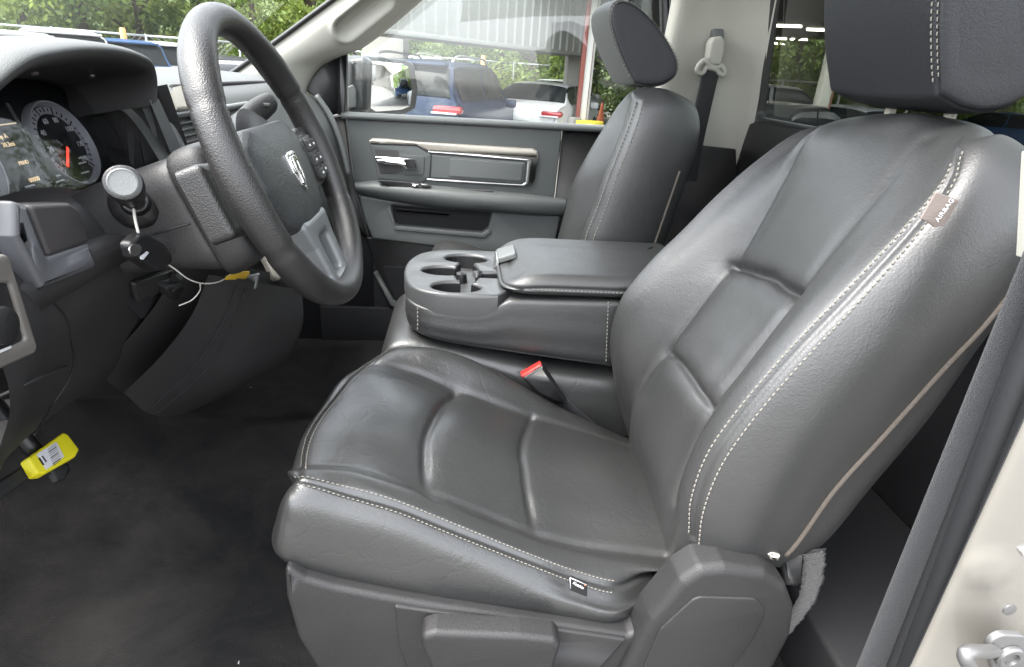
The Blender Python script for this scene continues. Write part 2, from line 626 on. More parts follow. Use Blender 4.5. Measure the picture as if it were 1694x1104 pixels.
def carpet_mat():
    m = mat('black_carpet', (0.017, 0.016, 0.018), 0.97, spec=0.1, sheen=0.06)
    nt = m.node_tree
    b = nt.nodes['Principled BSDF']
    tc = nt.nodes.new('ShaderNodeTexCoord')
    n1 = nt.nodes.new('ShaderNodeTexNoise')
    n1.inputs['Scale'].default_value = 5.5
    n1.inputs['Detail'].default_value = 8
    n1.inputs['Roughness'].default_value = 0.68
    n1.inputs['Distortion'].default_value = 0.5
    n2 = nt.nodes.new('ShaderNodeTexNoise')
    n2.inputs['Scale'].default_value = 620
    n2.inputs['Detail'].default_value = 3
    rp = nt.nodes.new('ShaderNodeValToRGB')
    rp.color_ramp.elements[0].position = 0.42
    rp.color_ramp.elements[0].color = (0.0078, 0.0075, 0.0080, 1)
    rp.color_ramp.elements[1].position = 0.74
    rp.color_ramp.elements[1].color = (0.040, 0.036, 0.033, 1)
    mx = nt.nodes.new('ShaderNodeMix')
    mx.data_type = 'RGBA'
    mx.blend_type = 'MULTIPLY'
    mx.inputs[0].default_value = 0.75
    r2 = nt.nodes.new('ShaderNodeMapRange')
    r2.inputs['From Min'].default_value = 0.3
    r2.inputs['From Max'].default_value = 0.7
    r2.inputs['To Min'].default_value = 0.35
    r2.inputs['To Max'].default_value = 1.3
    for n in (n1, n2):
        nt.links.new(tc.outputs['Object'], n.inputs['Vector'])
    nt.links.new(n1.outputs['Fac'], rp.inputs[0])
    nt.links.new(n2.outputs['Fac'], r2.inputs['Value'])
    nt.links.new(rp.outputs[0], mx.inputs[6])
    nt.links.new(r2.outputs[0], mx.inputs[7])
    nt.links.new(mx.outputs[2], b.inputs['Base Color'])
    bp = nt.nodes.new('ShaderNodeBump')
    bp.inputs['Strength'].default_value = 0.9
    bp.inputs['Distance'].default_value = 0.006
    nt.links.new(n2.outputs['Fac'], bp.inputs['Height'])
    nt.links.new(bp.outputs[0], b.inputs['Normal'])
    return m
CARPET = carpet_mat()
ASPHALT = mat('asphalt', (0.16, 0.155, 0.145), 0.9, bump=('noise', 40, 0.5, 0.02), var=(0.6, 0.7, (0.22, 0.21, 0.19)))

# ------------------------------------------------------------------ the cab shell
# carpeted floor with tunnel and toe board
xs = np.linspace(-1.12, 0.95, 120)
ys = np.linspace(-0.80, 0.80, 100)
G = np.zeros((len(ys), len(xs), 3))
for i, y in enumerate(ys):
    for j, x in enumerate(xs):
        z = 0.085 * math.exp(-(y / 0.17) ** 4)
        t = max(0.0, (-0.66 - x) / 0.46)
        z += 0.42 * t ** 1.4
        z += 0.006 * math.sin(5.1 * x + 2.3 * y) * math.cos(7.0 * y + 1.0)
        if y < -0.70:
            z += 0.06 * ((-0.70 - y) / 0.10) ** 2
        G[i, j] = (x, y, z)
floor = surf('cab_floor', G, CARPET)
struct(floor, 'black carpet covering the cab floor and toe board')

# back wall below the rear window, carpeted, with pressed lines
yy = np.linspace(-0.84, 0.80, 80)
zz = np.linspace(0.0, 0.83, 60)
G = np.zeros((len(zz), len(yy), 3))
for i, z in enumerate(zz):
    for j, y in enumerate(yy):
        x = 0.945 - 0.05 * max(0, (z - 0.72) / 0.11) ** 2
        G[i, j] = (x, y, z)
Nn = normals(G)
if Nn[5, 5, 0] > 0:
    Nn = -Nn
for q in range(5):
    y0 = -0.75 + q * 0.25
    Q = np.array([(0.945, y0, 0.0), (0.945, y0, 0.70)])
    G = groove(G, Nn, Q, 0.006, 0.012)
wall = surf('cab_back_wall', G, BLACK_MATTE)
struct(wall, 'dark lining on the back wall of the cab')

# headliner and front header; out of the picture, they shade the cab
V, F = bxm((0.40, 0.0, 1.43), (1.10, 1.36, 0.03), None, 0.01)
struct(mesh_obj('cab_roof', V, F, BEIGE), 'pale headliner under the cab roof')

# firewall behind the dashboard and the passenger kick panel
V, F = bxm((-1.14, 0.0, 0.42), (0.02, 1.60, 0.90), None, 0.0)
struct(mesh_obj('firewall', V, F, BLACK_MATTE), 'black firewall at the front of the footwell')
V, F = bxm((-0.71, 0.80, 0.28), (0.80, 0.02, 0.62), None, 0.0)
struct(mesh_obj('kick_panel', V, F, BLACK_MATTE), 'black kick panel beside the passenger footwell')
V, F = bxm((0.25, 0.795, 0.05), (1.5, 0.03, 0.16), None, 0.005)
struct(mesh_obj('passenger_sill', V, F, BLACK_MATTE), 'black door sill on the passenger side')
V, F = bxm((0.77, -0.30, 0.07), (0.34, 0.98, 0.14), None, 0.01)  # black block added to darken the space behind the seats
struct(mesh_obj('rear_shade_block', V, F, BLACK_MATTE), 'added black block darkening the space behind the seats')
V, F = bxm((-0.24, 0.812, 0.15), (0.75, 0.02, 0.70), None, 0.0)
struct(mesh_obj('cowl_side', V, F, BLACK_MATTE), 'black lower cowl panel beside the passenger door')

# ------------------------------------------------------------------ driver seat
seat = thing('car_seat', 'grey leather driver seat with pale double stitching, nearest the camera', 'car seat', (0.12, -0.43, 0.0))

# cushion: each rail runs front to back; z is read at x stations
SX = [-0.20, -0.15, -0.09, -0.02, 0.05, 0.13, 0.22, 0.32, 0.42]
def crail(Y, x0, x1, prof, roll=0.16, dy=0.0, wrap=None):
    px = np.array([p[0] for p in prof])
    pz = np.array([p[1] for p in prof])
    pts = []
    for k in range(9):
        t = k / 8.0
        x = x0 + (x1 - x0) * t
        yi = 0.0
        if wrap is not None:      # the side panel turns in behind the recliner cover
            e_ = min(1.0, max(0.0, (x - 0.215) / 0.075))
            yi = 0.045 * e_ * e_
        pts.append((x, Y + yi, float(np.interp(x, px, pz))))
    p0 = np.array(pts[0])
    pre = [p0 + (0.05, dy, -roll), p0 + (-0.004, dy * 0.6, -0.085), p0 + (-0.016, dy * 0.3, -0.032)]
    if wrap is not None:      # near side: the rail turns the corner instead of rolling under
        pre = [p0 + (-0.016, 0.11, -wrap), p0 + (-0.022, 0.05, -wrap * 0.5), p0 + (-0.013, 0.016, -wrap * 0.18)]
    return np.array([*pre, *pts])
near_seam = [(-0.19, 0.473), (-0.138, 0.455), (-0.073, 0.432), (-0.002, 0.396), (0.082, 0.354), (0.162, 0.315), (0.225, 0.291), (0.27, 0.282)]
low = [(-0.205, 0.372), (-0.146, 0.341), (-0.037, 0.309), (0.13, 0.270), (0.27, 0.245)]
crest_n = [(-0.205, 0.464), (-0.15, 0.465), (-0.10, 0.450), (-0.04, 0.425), (0.02, 0.393), (0.08, 0.362), (0.16, 0.325), (0.25, 0.299), (0.34, 0.288)]
ins_n = [(-0.21, 0.440), (-0.16, 0.450), (-0.108, 0.433), (-0.029, 0.400), (0.041, 0.364), (0.128, 0.322), (0.188, 0.303), (0.32, 0.283), (0.42, 0.275)]
ins_c = [(-0.21, 0.445), (-0.15, 0.460), (-0.09, 0.450), (-0.035, 0.422), (0.04, 0.396), (0.12, 0.356), (0.22, 0.326), (0.33, 0.300), (0.42, 0.29)]
ins_f = [(-0.17, 0.440), (-0.13, 0.446), (-0.097, 0.432), (0.001, 0.390), (0.152, 0.333), (0.246, 0.307), (0.35, 0.272), (0.42, 0.262)]
crest_f = [(-0.145, 0.436), (-0.07, 0.446), (0.003, 0.430), (0.06, 0.404), (0.115, 0.374), (0.181, 0.334), (0.263, 0.292), (0.368, 0.242), (0.42, 0.225)]
def sh(p, d):
    return [(x, z + d) for x, z in p]
rails = [crail(-0.645, -0.165, 0.295, sh(low, -0.05), 0.05, wrap=-0.01),
         crail(-0.683, -0.213, 0.295, low, 0.06, wrap=0.02),
         crail(-0.684, -0.206, 0.295, [(x, 0.5 * (np.interp(x, [p[0] for p in low], [p[1] for p in low]) + np.interp(x, [p[0] for p in near_seam], [p[1] for p in near_seam]))) for x in np.linspace(-0.21, 0.27, 9)], 0.10, wrap=0.05),
         crail(-0.676, -0.200, 0.30, sh(near_seam, -0.018), 0.13, wrap=0.09),
         crail(-0.657, -0.192, 0.30, near_seam, 0.14, wrap=0.12),
         crail(-0.628, -0.204, 0.33, crest_n, dy=0.095),
         crail(-0.588, -0.211, 0.40, ins_n, dy=0.075),
         crail(-0.510, -0.215, 0.42, [(x, np.interp(x, [p[0] for p in ins_n], [p[1] for p in ins_n]) * 0.35 + np.interp(x, [p[0] for p in ins_c], [p[1] for p in ins_c]) * 0.65) for x in np.linspace(-0.22, 0.42, 12)], dy=0.045),
         crail(-0.430, -0.206, 0.42, ins_c),
         crail(-0.350, -0.192, 0.42, [(x, np.interp(x, [p[0] for p in ins_f], [p[1] for p in ins_f]) * 0.45 + np.interp(x, [p[0] for p in ins_c], [p[1] for p in ins_c]) * 0.55 + 0.004) for x in np.linspace(-0.22, 0.42, 12)]),
         crail(-0.275, -0.162, 0.42, ins_f),
         crail(-0.222, -0.140, 0.42, crest_f),
         crail(-0.188, -0.132, 0.42, sh(crest_f, -0.012)),
         crail(-0.176, -0.130, 0.42, sh(crest_f, -0.07), 0.12),
         crail(-0.190, -0.120, 0.42, sh(crest_f, -0.14), 0.06)]
segs = [6, 8, 8, 10, 12, 12, 16, 16, 16, 16, 14, 10, 8, 6]
G = loft(rails, 230, segs)
off = np.concatenate([[0], np.cumsum(segs)])
N = outward(G, normals(G))
seam_n = G[off[4]].copy()
insn_line = G[off[6]].copy()
insf_line = G[off[10]].copy()
front_i = 40
# tucked seams round the insert, two cross seams, and the stitched edge
G = groove(G, N, seam_n[front_i - 8:], 0.0045, 0.0045)
insn = ats([(506, 783), (542, 775), (619, 790), (716, 818), (797, 851), (895, 887), (960, 903), (1100, 920)], -0.588)
insf = ats([(616, 599), (670, 611), (757, 645), (884, 688), (960, 708), (1040, 735)], -0.275)
G = groove(G, N, resample(insn, 50), 0.006, 0.007)
G = groove(G, N, resample(insf, 50), 0.007, 0.008)
def drop(L, G):
    """pixels -> nearest surface point of grid G seen there"""
    P = G.reshape(-1, 3)
    D = P - CAM
    zc = D @ FW
    sx = W / 2 + FPX * (D @ RT) / zc
    sy = H / 2 - FPX * (D @ UP) / zc
    out = []
    for x, y in L:
        d2 = (sx - x) ** 2 + (sy - y) ** 2
        c = np.argsort(d2)[:12]
        c = c[np.argmin(zc[c])]
        out.append(P[c])
    return np.array(out)
g1 = drop([(757, 645), (735, 665), (721, 688), (711, 720), (711, 760), (718, 818)], G)
g2 = drop([(884, 688), (869, 724), (869, 750), (872, 770), (876, 800), (884, 831), (897, 887)], G)
for g, d in ((g1, 0.009), (g2, 0.005)):
    q = resample(g, 40)
    G = groove(G, N, q, d, 0.006)
    G = groove(G, N, q, d * 0.6, 0.020)
# front edge seam
fe = np.array([G[v, front_i] for v in range(off[4], off[12] + 1)])
fsm = resample(ats([(493, 785), (496, 760), (502, 728), (526, 686), (560, 640), (600, 600), (640, 576), (690, 571)], [-0.657, -0.635, -0.56, -0.48, -0.395, -0.30, -0.225, -0.20]), 60)
fe_line = drop([(493, 785), (494, 765), (500, 733), (512, 706), (530, 680), (560, 640), (600, 600), (638, 577)], G)
G = groove(G, N, resample(fe_line, 60), 0.004, 0.005)
cushion = surf('cushion', G, LEATHER, seat)
def row(G, v, a, b):
    return G[v, a:b]
N2 = outward(G, normals(G))
for dv, nm in ((-3, 0), (3, 1)):
    v = off[4] + dv
    stitches('stitching', G[v, front_i + 13:-26], N2[v, front_i + 13:-26], THREAD, cushion, 0.0062, 0.0044, 0.0008)
fl = resample(fe_line, 80)[8:]
fn = np.array([N2.reshape(-1, 3)[np.argmin(np.linalg.norm(G.reshape(-1, 3) - p, axis=1))] for p in fl])
fg = np.array([G.reshape(-1, 3)[np.argmin(np.linalg.norm(G.reshape(-1, 3) - p, axis=1))] for p in fl])
cbv = [Vector(v) for v in G.reshape(-1, 3)]
from mathutils.bvhtree import BVHTree
cbv = BVHTree.FromPolygons(cbv, [tuple(f) for f in grid_faces(*G.shape[:2])])
def seen(px, py, bv):
    h = bv.ray_cast(Vector(CAM), Vector(ray(px, py)).normalized())
    return (None, None) if h[0] is None else (np.array(h[0]), np.array(h[1]) * (1 if h[1].dot(Vector(ray(px, py))) < 0 else -1))
for dx_ in (4.5, 12.0):
    fq, fm = [], []
    for x_, y_ in resample(np.array([(494.0, 772.0, 0), (497, 745, 0), (505, 718, 0), (522, 688, 0), (545, 658, 0), (572, 627, 0), (602, 600, 0), (640, 578, 0)]), 70)[:, :2]:
        p_, n__ = seen(x_ + dx_, y_ + dx_ * 0.35, cbv)
        if p_ is not None and p_[0] < -0.08:
            fq.append(p_)
            fm.append(n__)
    stitches('stitching', np.array(fq), np.array(fm), THREAD, cushion, 0.0068, 0.0046, 0.0008, 0.0006)

# backrest
yst = [-0.668, -0.670, -0.670, -0.670, -0.668, -0.662, -0.652, -0.638, -0.618, -0.595]
st_r = ats([(1153, 890), (1160, 830), (1190, 760), (1240, 690), (1330, 590), (1430, 490), (1530, 370), (1580, 300), (1590, 260), (1578, 228)], yst)
st_l = ats([(1140, 890), (1142, 840), (1165, 760), (1210, 690), (1290, 590), (1400, 470), (1500, 370), (1555, 300), (1570, 260), (1558, 235)], [y + 0.008 for y in yst])
stm = (st_r + st_l) / 2
def ext(P, *more):
    return np.concatenate([P, np.array(more)])
insB_n = ats([(1105, 880), (1115, 830), (1142, 760), (1170, 682), (1240, 590), (1315, 490), (1400, 380), (1480, 285), (1530, 230)], [-0.575, -0.572, -0.570, -0.567, -0.562, -0.556, -0.550, -0.543, -0.538])
insB_f = ats([(1040, 735), (1040, 715), (1045, 680), (1060, 640), (1100, 580), (1130, 540), (1205, 440), (1230, 410), (1290, 300), (1340, 220)], [-0.29, -0.29, -0.29, -0.29, -0.295, -0.297, -0.30, -0.30, -0.305, -0.315])
far_s = ats([(1042, 735), (1030, 690), (1015, 620), (1010, 560), (1025, 500), (1060, 450), (1120, 390), (1200, 310), (1260, 260), (1330, 215)], [-0.195, -0.192, -0.19, -0.19, -0.19, -0.192, -0.195, -0.20, -0.21, -0.225])
n_ = 10
a_n, a_f = resample(insB_n, n_), resample(insB_f, n_)
mid = (a_n + a_f) / 2
puff = np.array([0.0, 0.012, 0.016, 0.018, 0.012, 0.0, -0.004, 0.0, 0.002, 0.0])
mid[:, 0] -= puff
cn = a_n * 0.6 + a_f * 0.4
cf = a_n * 0.4 + a_f * 0.6
def lerp_rail(t):
    p = a_n * (1 - t) + a_f * t
    k = 1 - (2 * t - 1) ** 2
    p[:, 0] -= puff * k
    return p
T = np.array
crest = stm.copy()
crest[:, 1] += 0.030
crest[:, 0] += np.array([-0.010, -0.010, -0.008, -0.006, -0.004, -0.002, 0.004, 0.010, 0.018, 0.028])
crest[:, 2] += np.array([0, 0.004, 0.004, 0.006, 0.008, 0.010, 0.011, 0.011, 0.010, 0.008])
R_ = [T([(0.56, -0.43, 0.30), (0.60, -0.43, 0.45), (0.665, -0.43, 0.62), (0.72, -0.43, 0.78), (0.735, -0.43, 0.84)]),
      T([(0.50, -0.62, 0.30), (0.533, -0.632, 0.343), (0.578, -0.636, 0.461), (0.618, -0.638, 0.569), (0.645, -0.636, 0.666), (0.678, -0.625, 0.75), (0.705, -0.60, 0.82), (0.715, -0.58, 0.84)]),
      T([(0.445, -0.664, 0.335), (0.464, -0.668, 0.372), (0.495, -0.670, 0.474), (0.535, -0.670, 0.558), (0.58, -0.670, 0.654), (0.617, -0.668, 0.725), (0.655, -0.652, 0.80), (0.685, -0.620, 0.85), (0.70, -0.60, 0.86)]),
      T([(0.395, -0.678, 0.345), (0.405, -0.686, 0.42), (0.425, -0.690, 0.52), (0.465, -0.690, 0.61), (0.515, -0.689, 0.70), (0.565, -0.678, 0.79), (0.61, -0.655, 0.86), (0.65, -0.620, 0.89), (0.685, -0.590, 0.885)]),
      T([(0.355, -0.676, 0.36), (0.355, -0.682, 0.44), (0.375, -0.685, 0.53), (0.415, -0.685, 0.62), (0.465, -0.683, 0.705), (0.515, -0.673, 0.80), (0.55, -0.652, 0.865), (0.575, -0.62, 0.905), (0.63, -0.58, 0.915), (0.68, -0.56, 0.88)]),
      ext(stm[:-1], (0.566, -0.600, 0.906), (0.61, -0.580, 0.911), (0.675, -0.555, 0.885)),
      ext(crest[:-1], (0.588, -0.570, 0.916), (0.63, -0.555, 0.918), (0.685, -0.535, 0.890)),
      ext(a_n, (0.603, -0.527, 0.922), (0.645, -0.52, 0.922), (0.69, -0.515, 0.893)),
      ext(lerp_rail(0.25), (0.585, -0.48, 0.928), (0.64, -0.475, 0.925), (0.69, -0.47, 0.89)),
      ext(lerp_rail(0.5), (0.590, -0.43, 0.926), (0.645, -0.43, 0.922), (0.695, -0.43, 0.89)),
      ext(lerp_rail(0.75), (0.595, -0.38, 0.922), (0.65, -0.385, 0.916), (0.695, -0.39, 0.88)),
      ext(a_f, (0.600, -0.325, 0.914), (0.655, -0.335, 0.908), (0.70, -0.34, 0.87)),
      ext(resample(far_s, 10) + T([0.0, -0.035, 0.0]) + T([0.012, 0, -0.004]), (0.625, -0.28, 0.905), (0.67, -0.30, 0.895), (0.70, -0.31, 0.86)),
      ext(resample(far_s, 10), (0.64, -0.245, 0.898), (0.68, -0.26, 0.885), (0.705, -0.28, 0.85)),
      resample(far_s, 10) + T([0.06, 0.012, -0.01]),
      resample(far_s, 10) + T([0.13, 0.005, -0.01]),
      T([(0.56, -0.25, 0.30), (0.60, -0.25, 0.45), (0.665, -0.25, 0.62), (0.71, -0.27, 0.78), (0.735, -0.30, 0.84)]),
      T([(0.56, -0.43, 0.30), (0.60, -0.43, 0.45), (0.665, -0.43, 0.62), (0.72, -0.43, 0.78), (0.735, -0.43, 0.84)])]
def tuck(P):
    p = P[0] + T([0.012, 0.012, -0.085])
    return np.concatenate([p[None], P])
for i_ in range(4, 14):
    R_[i_] = tuck(R_[i_])
segs = [6, 6, 12, 10, 10, 12, 14, 12, 14, 14, 14, 12, 12, 8, 8, 6, 4]
G = loft(R_, 256, segs)
off = np.concatenate([[0], np.cumsum(segs)])
N = outward(G, normals(G))
vs, vp = off[5], off[2]
G = groove(G, N, resample(stm, 60), 0.004, 0.0045)
G = groove(G, N, resample(insB_n[1:6], 60), 0.009, 0.009)
G = groove(G, N, resample(insB_n[5:], 40), 0.004, 0.012)
G = groove(G, N, resample(insB_f, 60), 0.007, 0.008)
c1 = drop([(1205, 437), (1222, 440), (1243, 446), (1265, 455), (1285, 467), (1300, 479), (1313, 491)], G)
c2 = drop([(1100, 578), (1118, 598), (1135, 621), (1152, 650), (1170, 682)], G)
for g, d in ((c1, 0.012), (c2, 0.009)):
    q = resample(g, 40)
    G = groove(G, N, q, d, 0.006)
    G = groove(G, N, q + T([0.004, 0, -0.006]), d * 0.7, 0.018)
back = surf('backrest', G, LEATHER_SIDE, seat)
N2 = outward(G, normals(G))
ie = 212
for dv in (-3, 3):
    stitches('stitching', G[vs + dv, 27:ie + (0 if dv < 0 else -4)], N2[vs + dv, 27:ie + (0 if dv < 0 else -4)], THREAD, back, 0.0078, 0.0056, 0.00105)
tube('piping', resample(G[vp, 12:240], 90) + N2[vp, 100] * 0.001, 0.0036, PIPING, back, n=8)

# head restraint: the side profile is swept across the width with rounded ends
def headrest(parent, O, ang, w, prof, mface, mside, name='headrest', thread=THREAD, sc=1.0, stroke=(0.0075, 0.0055, 0.0010), front=(0.22, 0.99)):
    ca, sa = math.cos(ang), math.sin(ang)
    P2 = np.array(prof) * sc
    P2 = np.concatenate([P2, P2[:1]])
    C = resample(np.column_stack([P2, np.zeros(len(P2))]), 97)[:-1, :2]
    cen = C.mean(0)
    rows = []
    st = [(-1.0, 0.55, 0), (-1.0, 0.80, 0), (-0.985, 0.93, 0), (-0.955, 0.985, 0), (-0.90, 1.0, 0), (-0.6, 1.03, 0), (0, 1.045, 0), (0.6, 1.03, 0), (0.90, 1.0, 0), (0.955, 0.985, 0), (0.985, 0.93, 0), (1.0, 0.80, 0), (1.0, 0.55, 0)]
    for y, s, _ in st:
        q = cen + (C - cen) * s
        rows.append([(O[0] + ca * a + sa * b, O[1] + y * w, O[2] - sa * a + ca * b) for a, b in q])
    G = cr(np.array(rows), 5)
    nv, nu = G.shape[:2]
    N = normals(G)
    N = outward(G, N)
    for v in (15, nv - 16):
        G = groove(G, N, np.concatenate([G[v], G[v][:1]]), 0.003, 0.004)
    V = np.concatenate([G.reshape(-1, 3), G[:1].mean(1) + (0, -0.004, 0), G[-1:].mean(1) + (0, 0.004, 0)])
    F = grid_faces(nv, nu, False, True)
    fi = len(F)
    for j in range(nu):
        F.append((nv * nu, (j + 1) % nu, j))
        F.append((nv * nu + 1, (nv - 1) * nu + j, (nv - 1) * nu + (j + 1) % nu))
    o = mesh_obj(name, V, F, mface, parent)
    o.data.materials.append(mside)
    mi = [0] * len(o.data.polygons)
    for k, p in enumerate(o.data.polygons):
        v = k // nu
        if (k < fi and (v < 15 or v >= nv - 16)) or k >= fi:
            mi[k] = 1
    o.data.polygons.foreach_set('material_index', mi)
    N2 = outward(G, normals(G))
    for v in (12, 19):
        P, Q = G[v], N2[v]
        a, b = int(front[0] * nu), int(front[1] * nu)
        P = np.roll(P, -a, 0)[:b - a]
        Q = np.roll(Q, -a, 0)[:b - a]
        stitches('stitching', P, Q, thread, o, *stroke)
    return o
# profile: x rearwards, z up, starting at the bottom front and running round the rear
HP = [(0.0, 0.0), (0.035, -0.020), (0.075, -0.028), (0.108, -0.018), (0.119, 0.008), (0.112, 0.05), (0.094, 0.10), (0.070, 0.145), (0.042, 0.180), (0.015, 0.194), (-0.006, 0.186), (-0.018, 0.155), (-0.018, 0.10), (-0.010, 0.045)]
headrest(seat, (0.556, -0.43, 0.951), -0.20, 0.123, HP, LEATHER_DARK, LEATHER_DARK)
for px, py, Y in ((1485, 187, -0.37), (1565, 190, -0.49)):
    p = at(px, py, Y=Y)
    p[0] = 0.625
    lathe('headrest_post', [(0.0075, -0.06), (0.0075, 0.08)], p, (0, 0, 1), IVORY, seat, n=16)

# side valance, recliner cover, recess and lever
plateY('side_trim', [(477, 914), (512, 936), (560, 950), (640, 966), (720, 980), (860, 1002), (1034, 1030), (1080, 1010), (1180, 1100), (1160, 1190), (640, 1200), (575, 1150), (530, 1085), (500, 1035), (481, 968)], -0.655, 0.045, 0.008, PLASTIC, seat, r=0.010, nb=4)
plateY('lever_panel', [(653, 1000), (1036, 1056), (985, 1112), (960, 1135), (680, 1120), (660, 1068)], -0.699, 0.006, 0.003, PLASTIC, seat, r=[0.003, 0.003, 0.01, 0.01, 0.02, 0.02])
plateY('recliner_cover', [(1037, 1024), (1060, 980), (1108, 921), (1140, 900), (1180, 896), (1245, 906), (1278, 930), (1291, 965), (1286, 1010), (1262, 1058), (1222, 1108), (1150, 1190), (1010, 1190), (1000, 1100)], -0.668, 0.046, 0.014, PLASTIC, seat, r=0.018, nb=5, uf=0.0)
plateY('recliner_bezel', [(1090, 1040), (1150, 985), (1250, 988), (1266, 1008), (1245, 1055), (1150, 1180), (1030, 1180)], -0.7138, 0.003, 0.002, PLASTIC, seat, r=0.02, uf=0.0)
lever = plateY('seat_lever', [(697, 1037), (722, 1031), (860, 1037), (917, 1043), (926, 1054), (912, 1098), (893, 1107), (714, 1095), (699, 1058)], -0.7065, 0.030, 0.008, PLASTIC, seat, r=0.012, nb=4)
# crevice below the valance
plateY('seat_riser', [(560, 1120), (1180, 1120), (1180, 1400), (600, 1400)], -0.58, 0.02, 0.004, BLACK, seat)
box('seat_rail', (0.09, -0.58, 0.05), (0.46, 0.04, 0.10), STEEL, seat, bev=0.006)
box('seat_rail', (0.05, -0.26, 0.05), (0.55, 0.04, 0.10), STEEL, seat, bev=0.006)
box('seat_frame', (0.08, -0.43, 0.16), (0.46, 0.38, 0.14), BLACK, seat, bev=0.02)

# ------------------------------------------------------------------ passenger seat
ps = thing('car_seat', 'grey leather passenger seat with dark head restraint beside the far door', 'car seat', (0.2, 0.43, 0.0))
T = np.array
p_st = ats([(966, 420), (975, 390), (993, 345), (1010, 298), (1033, 240), (1048, 200), (1056, 172), (1058, 158)], [0.20, 0.20, 0.20, 0.20, 0.202, 0.206, 0.215, 0.23])
p_rear = ats([(1074, 430), (1086, 395), (1105, 340), (1122, 290), (1136, 245), (1143, 205), (1138, 175), (1126, 158)], [0.20, 0.20, 0.20, 0.20, 0.202, 0.206, 0.215, 0.24])
p_mid = (p_st + p_rear) / 2 + T([0, -0.014, 0.0])
p_mid[-1, 2] += 0.012
p_mid[-2, 2] += 0.004
p_back = p_rear + T([0.035, 0.03, -0.01])
p_far = ats([(915, 430), (925, 390), (937, 345), (950, 300), (973, 255), (1000, 210), (1025, 172), (1046, 153)], [0.55, 0.55, 0.55, 0.55, 0.55, 0.545, 0.53, 0.50])
p_ins = p_st + T([0.005, 0.085, 0.0])
p_ins[:, 0] += np.linspace(0.045, 0.02, 8)
p_cr = p_st + T([-0.010, 0.035, 0.004])
p_in2 = p_ins + T([0.012, 0.15, 0])
R_ = [p_back + T([0.03, 0.2, 0]), p_back, p_rear, p_mid, p_st, p_cr, p_ins, p_in2, p_far, p_far + T([0.04, 0.10, -0.02]), p_far + T([0.16, 0.10, -0.02]), p_back + T([0.03, 0.2, 0])]
top = [(0.56, 0.43, 0.88), (0.53, 0.25, 0.90), (0.505, 0.26, 0.918), (0.47, 0.265, 0.930), (0.435, 0.27, 0.930), (0.44, 0.30, 0.932), (0.455, 0.35, 0.932), (0.47, 0.43, 0.930), (0.485, 0.52, 0.922), (0.50, 0.58, 0.91), (0.56, 0.58, 0.89), (0.56, 0.43, 0.88)]
low_ = [(r[0] - (r[1] - r[0]) * 3.2) for r in R_]
R_ = [np.concatenate([l[None], r, T([t])]) for l, r, t in zip(low_, R_, top)]
segs = [6, 6, 10, 10, 10, 10, 12, 12, 6, 6, 6]
G = loft(R_, 150, segs)
off = np.concatenate([[0], np.cumsum(segs)])
N = outward(G, normals(G))
G = groove(G, N, G[off[4], 8:132].copy(), 0.003, 0.005)
G = groove(G, N, G[off[6], 8:140].copy(), 0.006, 0.009)
pb = surf('backrest', G, LEATHER_SIDE, ps)
N2 = outward(G, normals(G))
for dv in (-2, 2):
    stitches('stitching', G[off[4] + dv, 6:135], N2[off[4] + dv, 6:135], THREAD, pb, 0.0095, 0.0068, 0.0014)
tube('piping', resample(G[off[2], 6:100], 60) + T([0, -0.001, 0]), 0.0036, PIPING, pb, n=8)
headrest(ps, (0.412, 0.43, 0.934), -0.42, 0.125, [(x * 0.98, z * 0.98) for x, z in HP], PAD, LEATHER_DARK, stroke=(0.009, 0.0066, 0.0014))
for y in (0.37, 0.49):
    lathe('headrest_post', [(0.007, -0.05), (0.007, 0.06)], (0.475, y, 0.925), (0.2, 0, 1), SATIN, ps, n=12)
# its cushion, mostly hidden by the console
rr = []
for Y, dz in ((0.20, -0.16), (0.185, -0.07), (0.20, -0.01), (0.24, 0.012), (0.43, 0.0), (0.62, 0.012), (0.66, -0.01), (0.675, -0.07), (0.66, -0.16)):
    rr.append(T([(-0.05, Y, 0.28), (-0.100, Y, 0.36 + dz * 0.6), (-0.075, Y, 0.415 + dz), (-0.02, Y, 0.42 + dz), (0.08, Y, 0.395 + dz), (0.20, Y, 0.345 + dz), (0.36, Y, 0.30 + dz)]))
surf('cushion', loft(rr, 60, 8), LEATHER, ps)
box('seat_frame', (0.14, 0.43, 0.13), (0.36, 0.38, 0.26), BLACK, ps, bev=0.02)

# ------------------------------------------------------------------ centre seat with fold-down console
cs = thing('center_console', 'folded-down grey leather console with cup holders between the two seats', 'console', (0.12, 0.0, 0.0))
# seat cushion under it
rr = []
for Y, dz in ((-0.165, -0.14), (-0.168, -0.06), (-0.160, -0.012), (-0.13, 0.0), (0.0, 0.004), (0.13, 0.0), (0.165, -0.02), (0.17, -0.14)):
    rr.append(T([(-0.12, Y, 0.25), (-0.160, Y, 0.33 + dz * 0.4), (-0.150, Y, 0.415 + dz), (-0.11, Y, 0.436 + dz), (-0.02, Y, 0.424 + dz), (0.12, Y, 0.392 + dz), (0.26, Y, 0.368 + dz), (0.40, Y, 0.36 + dz)]))
G = loft(rr, 90, 8)
surf('cushion', G, LEATHER, cs)
box('seat_frame', (0.14, 0.0, 0.19), (0.46, 0.28, 0.24), BLACK, cs, bev=0.01)

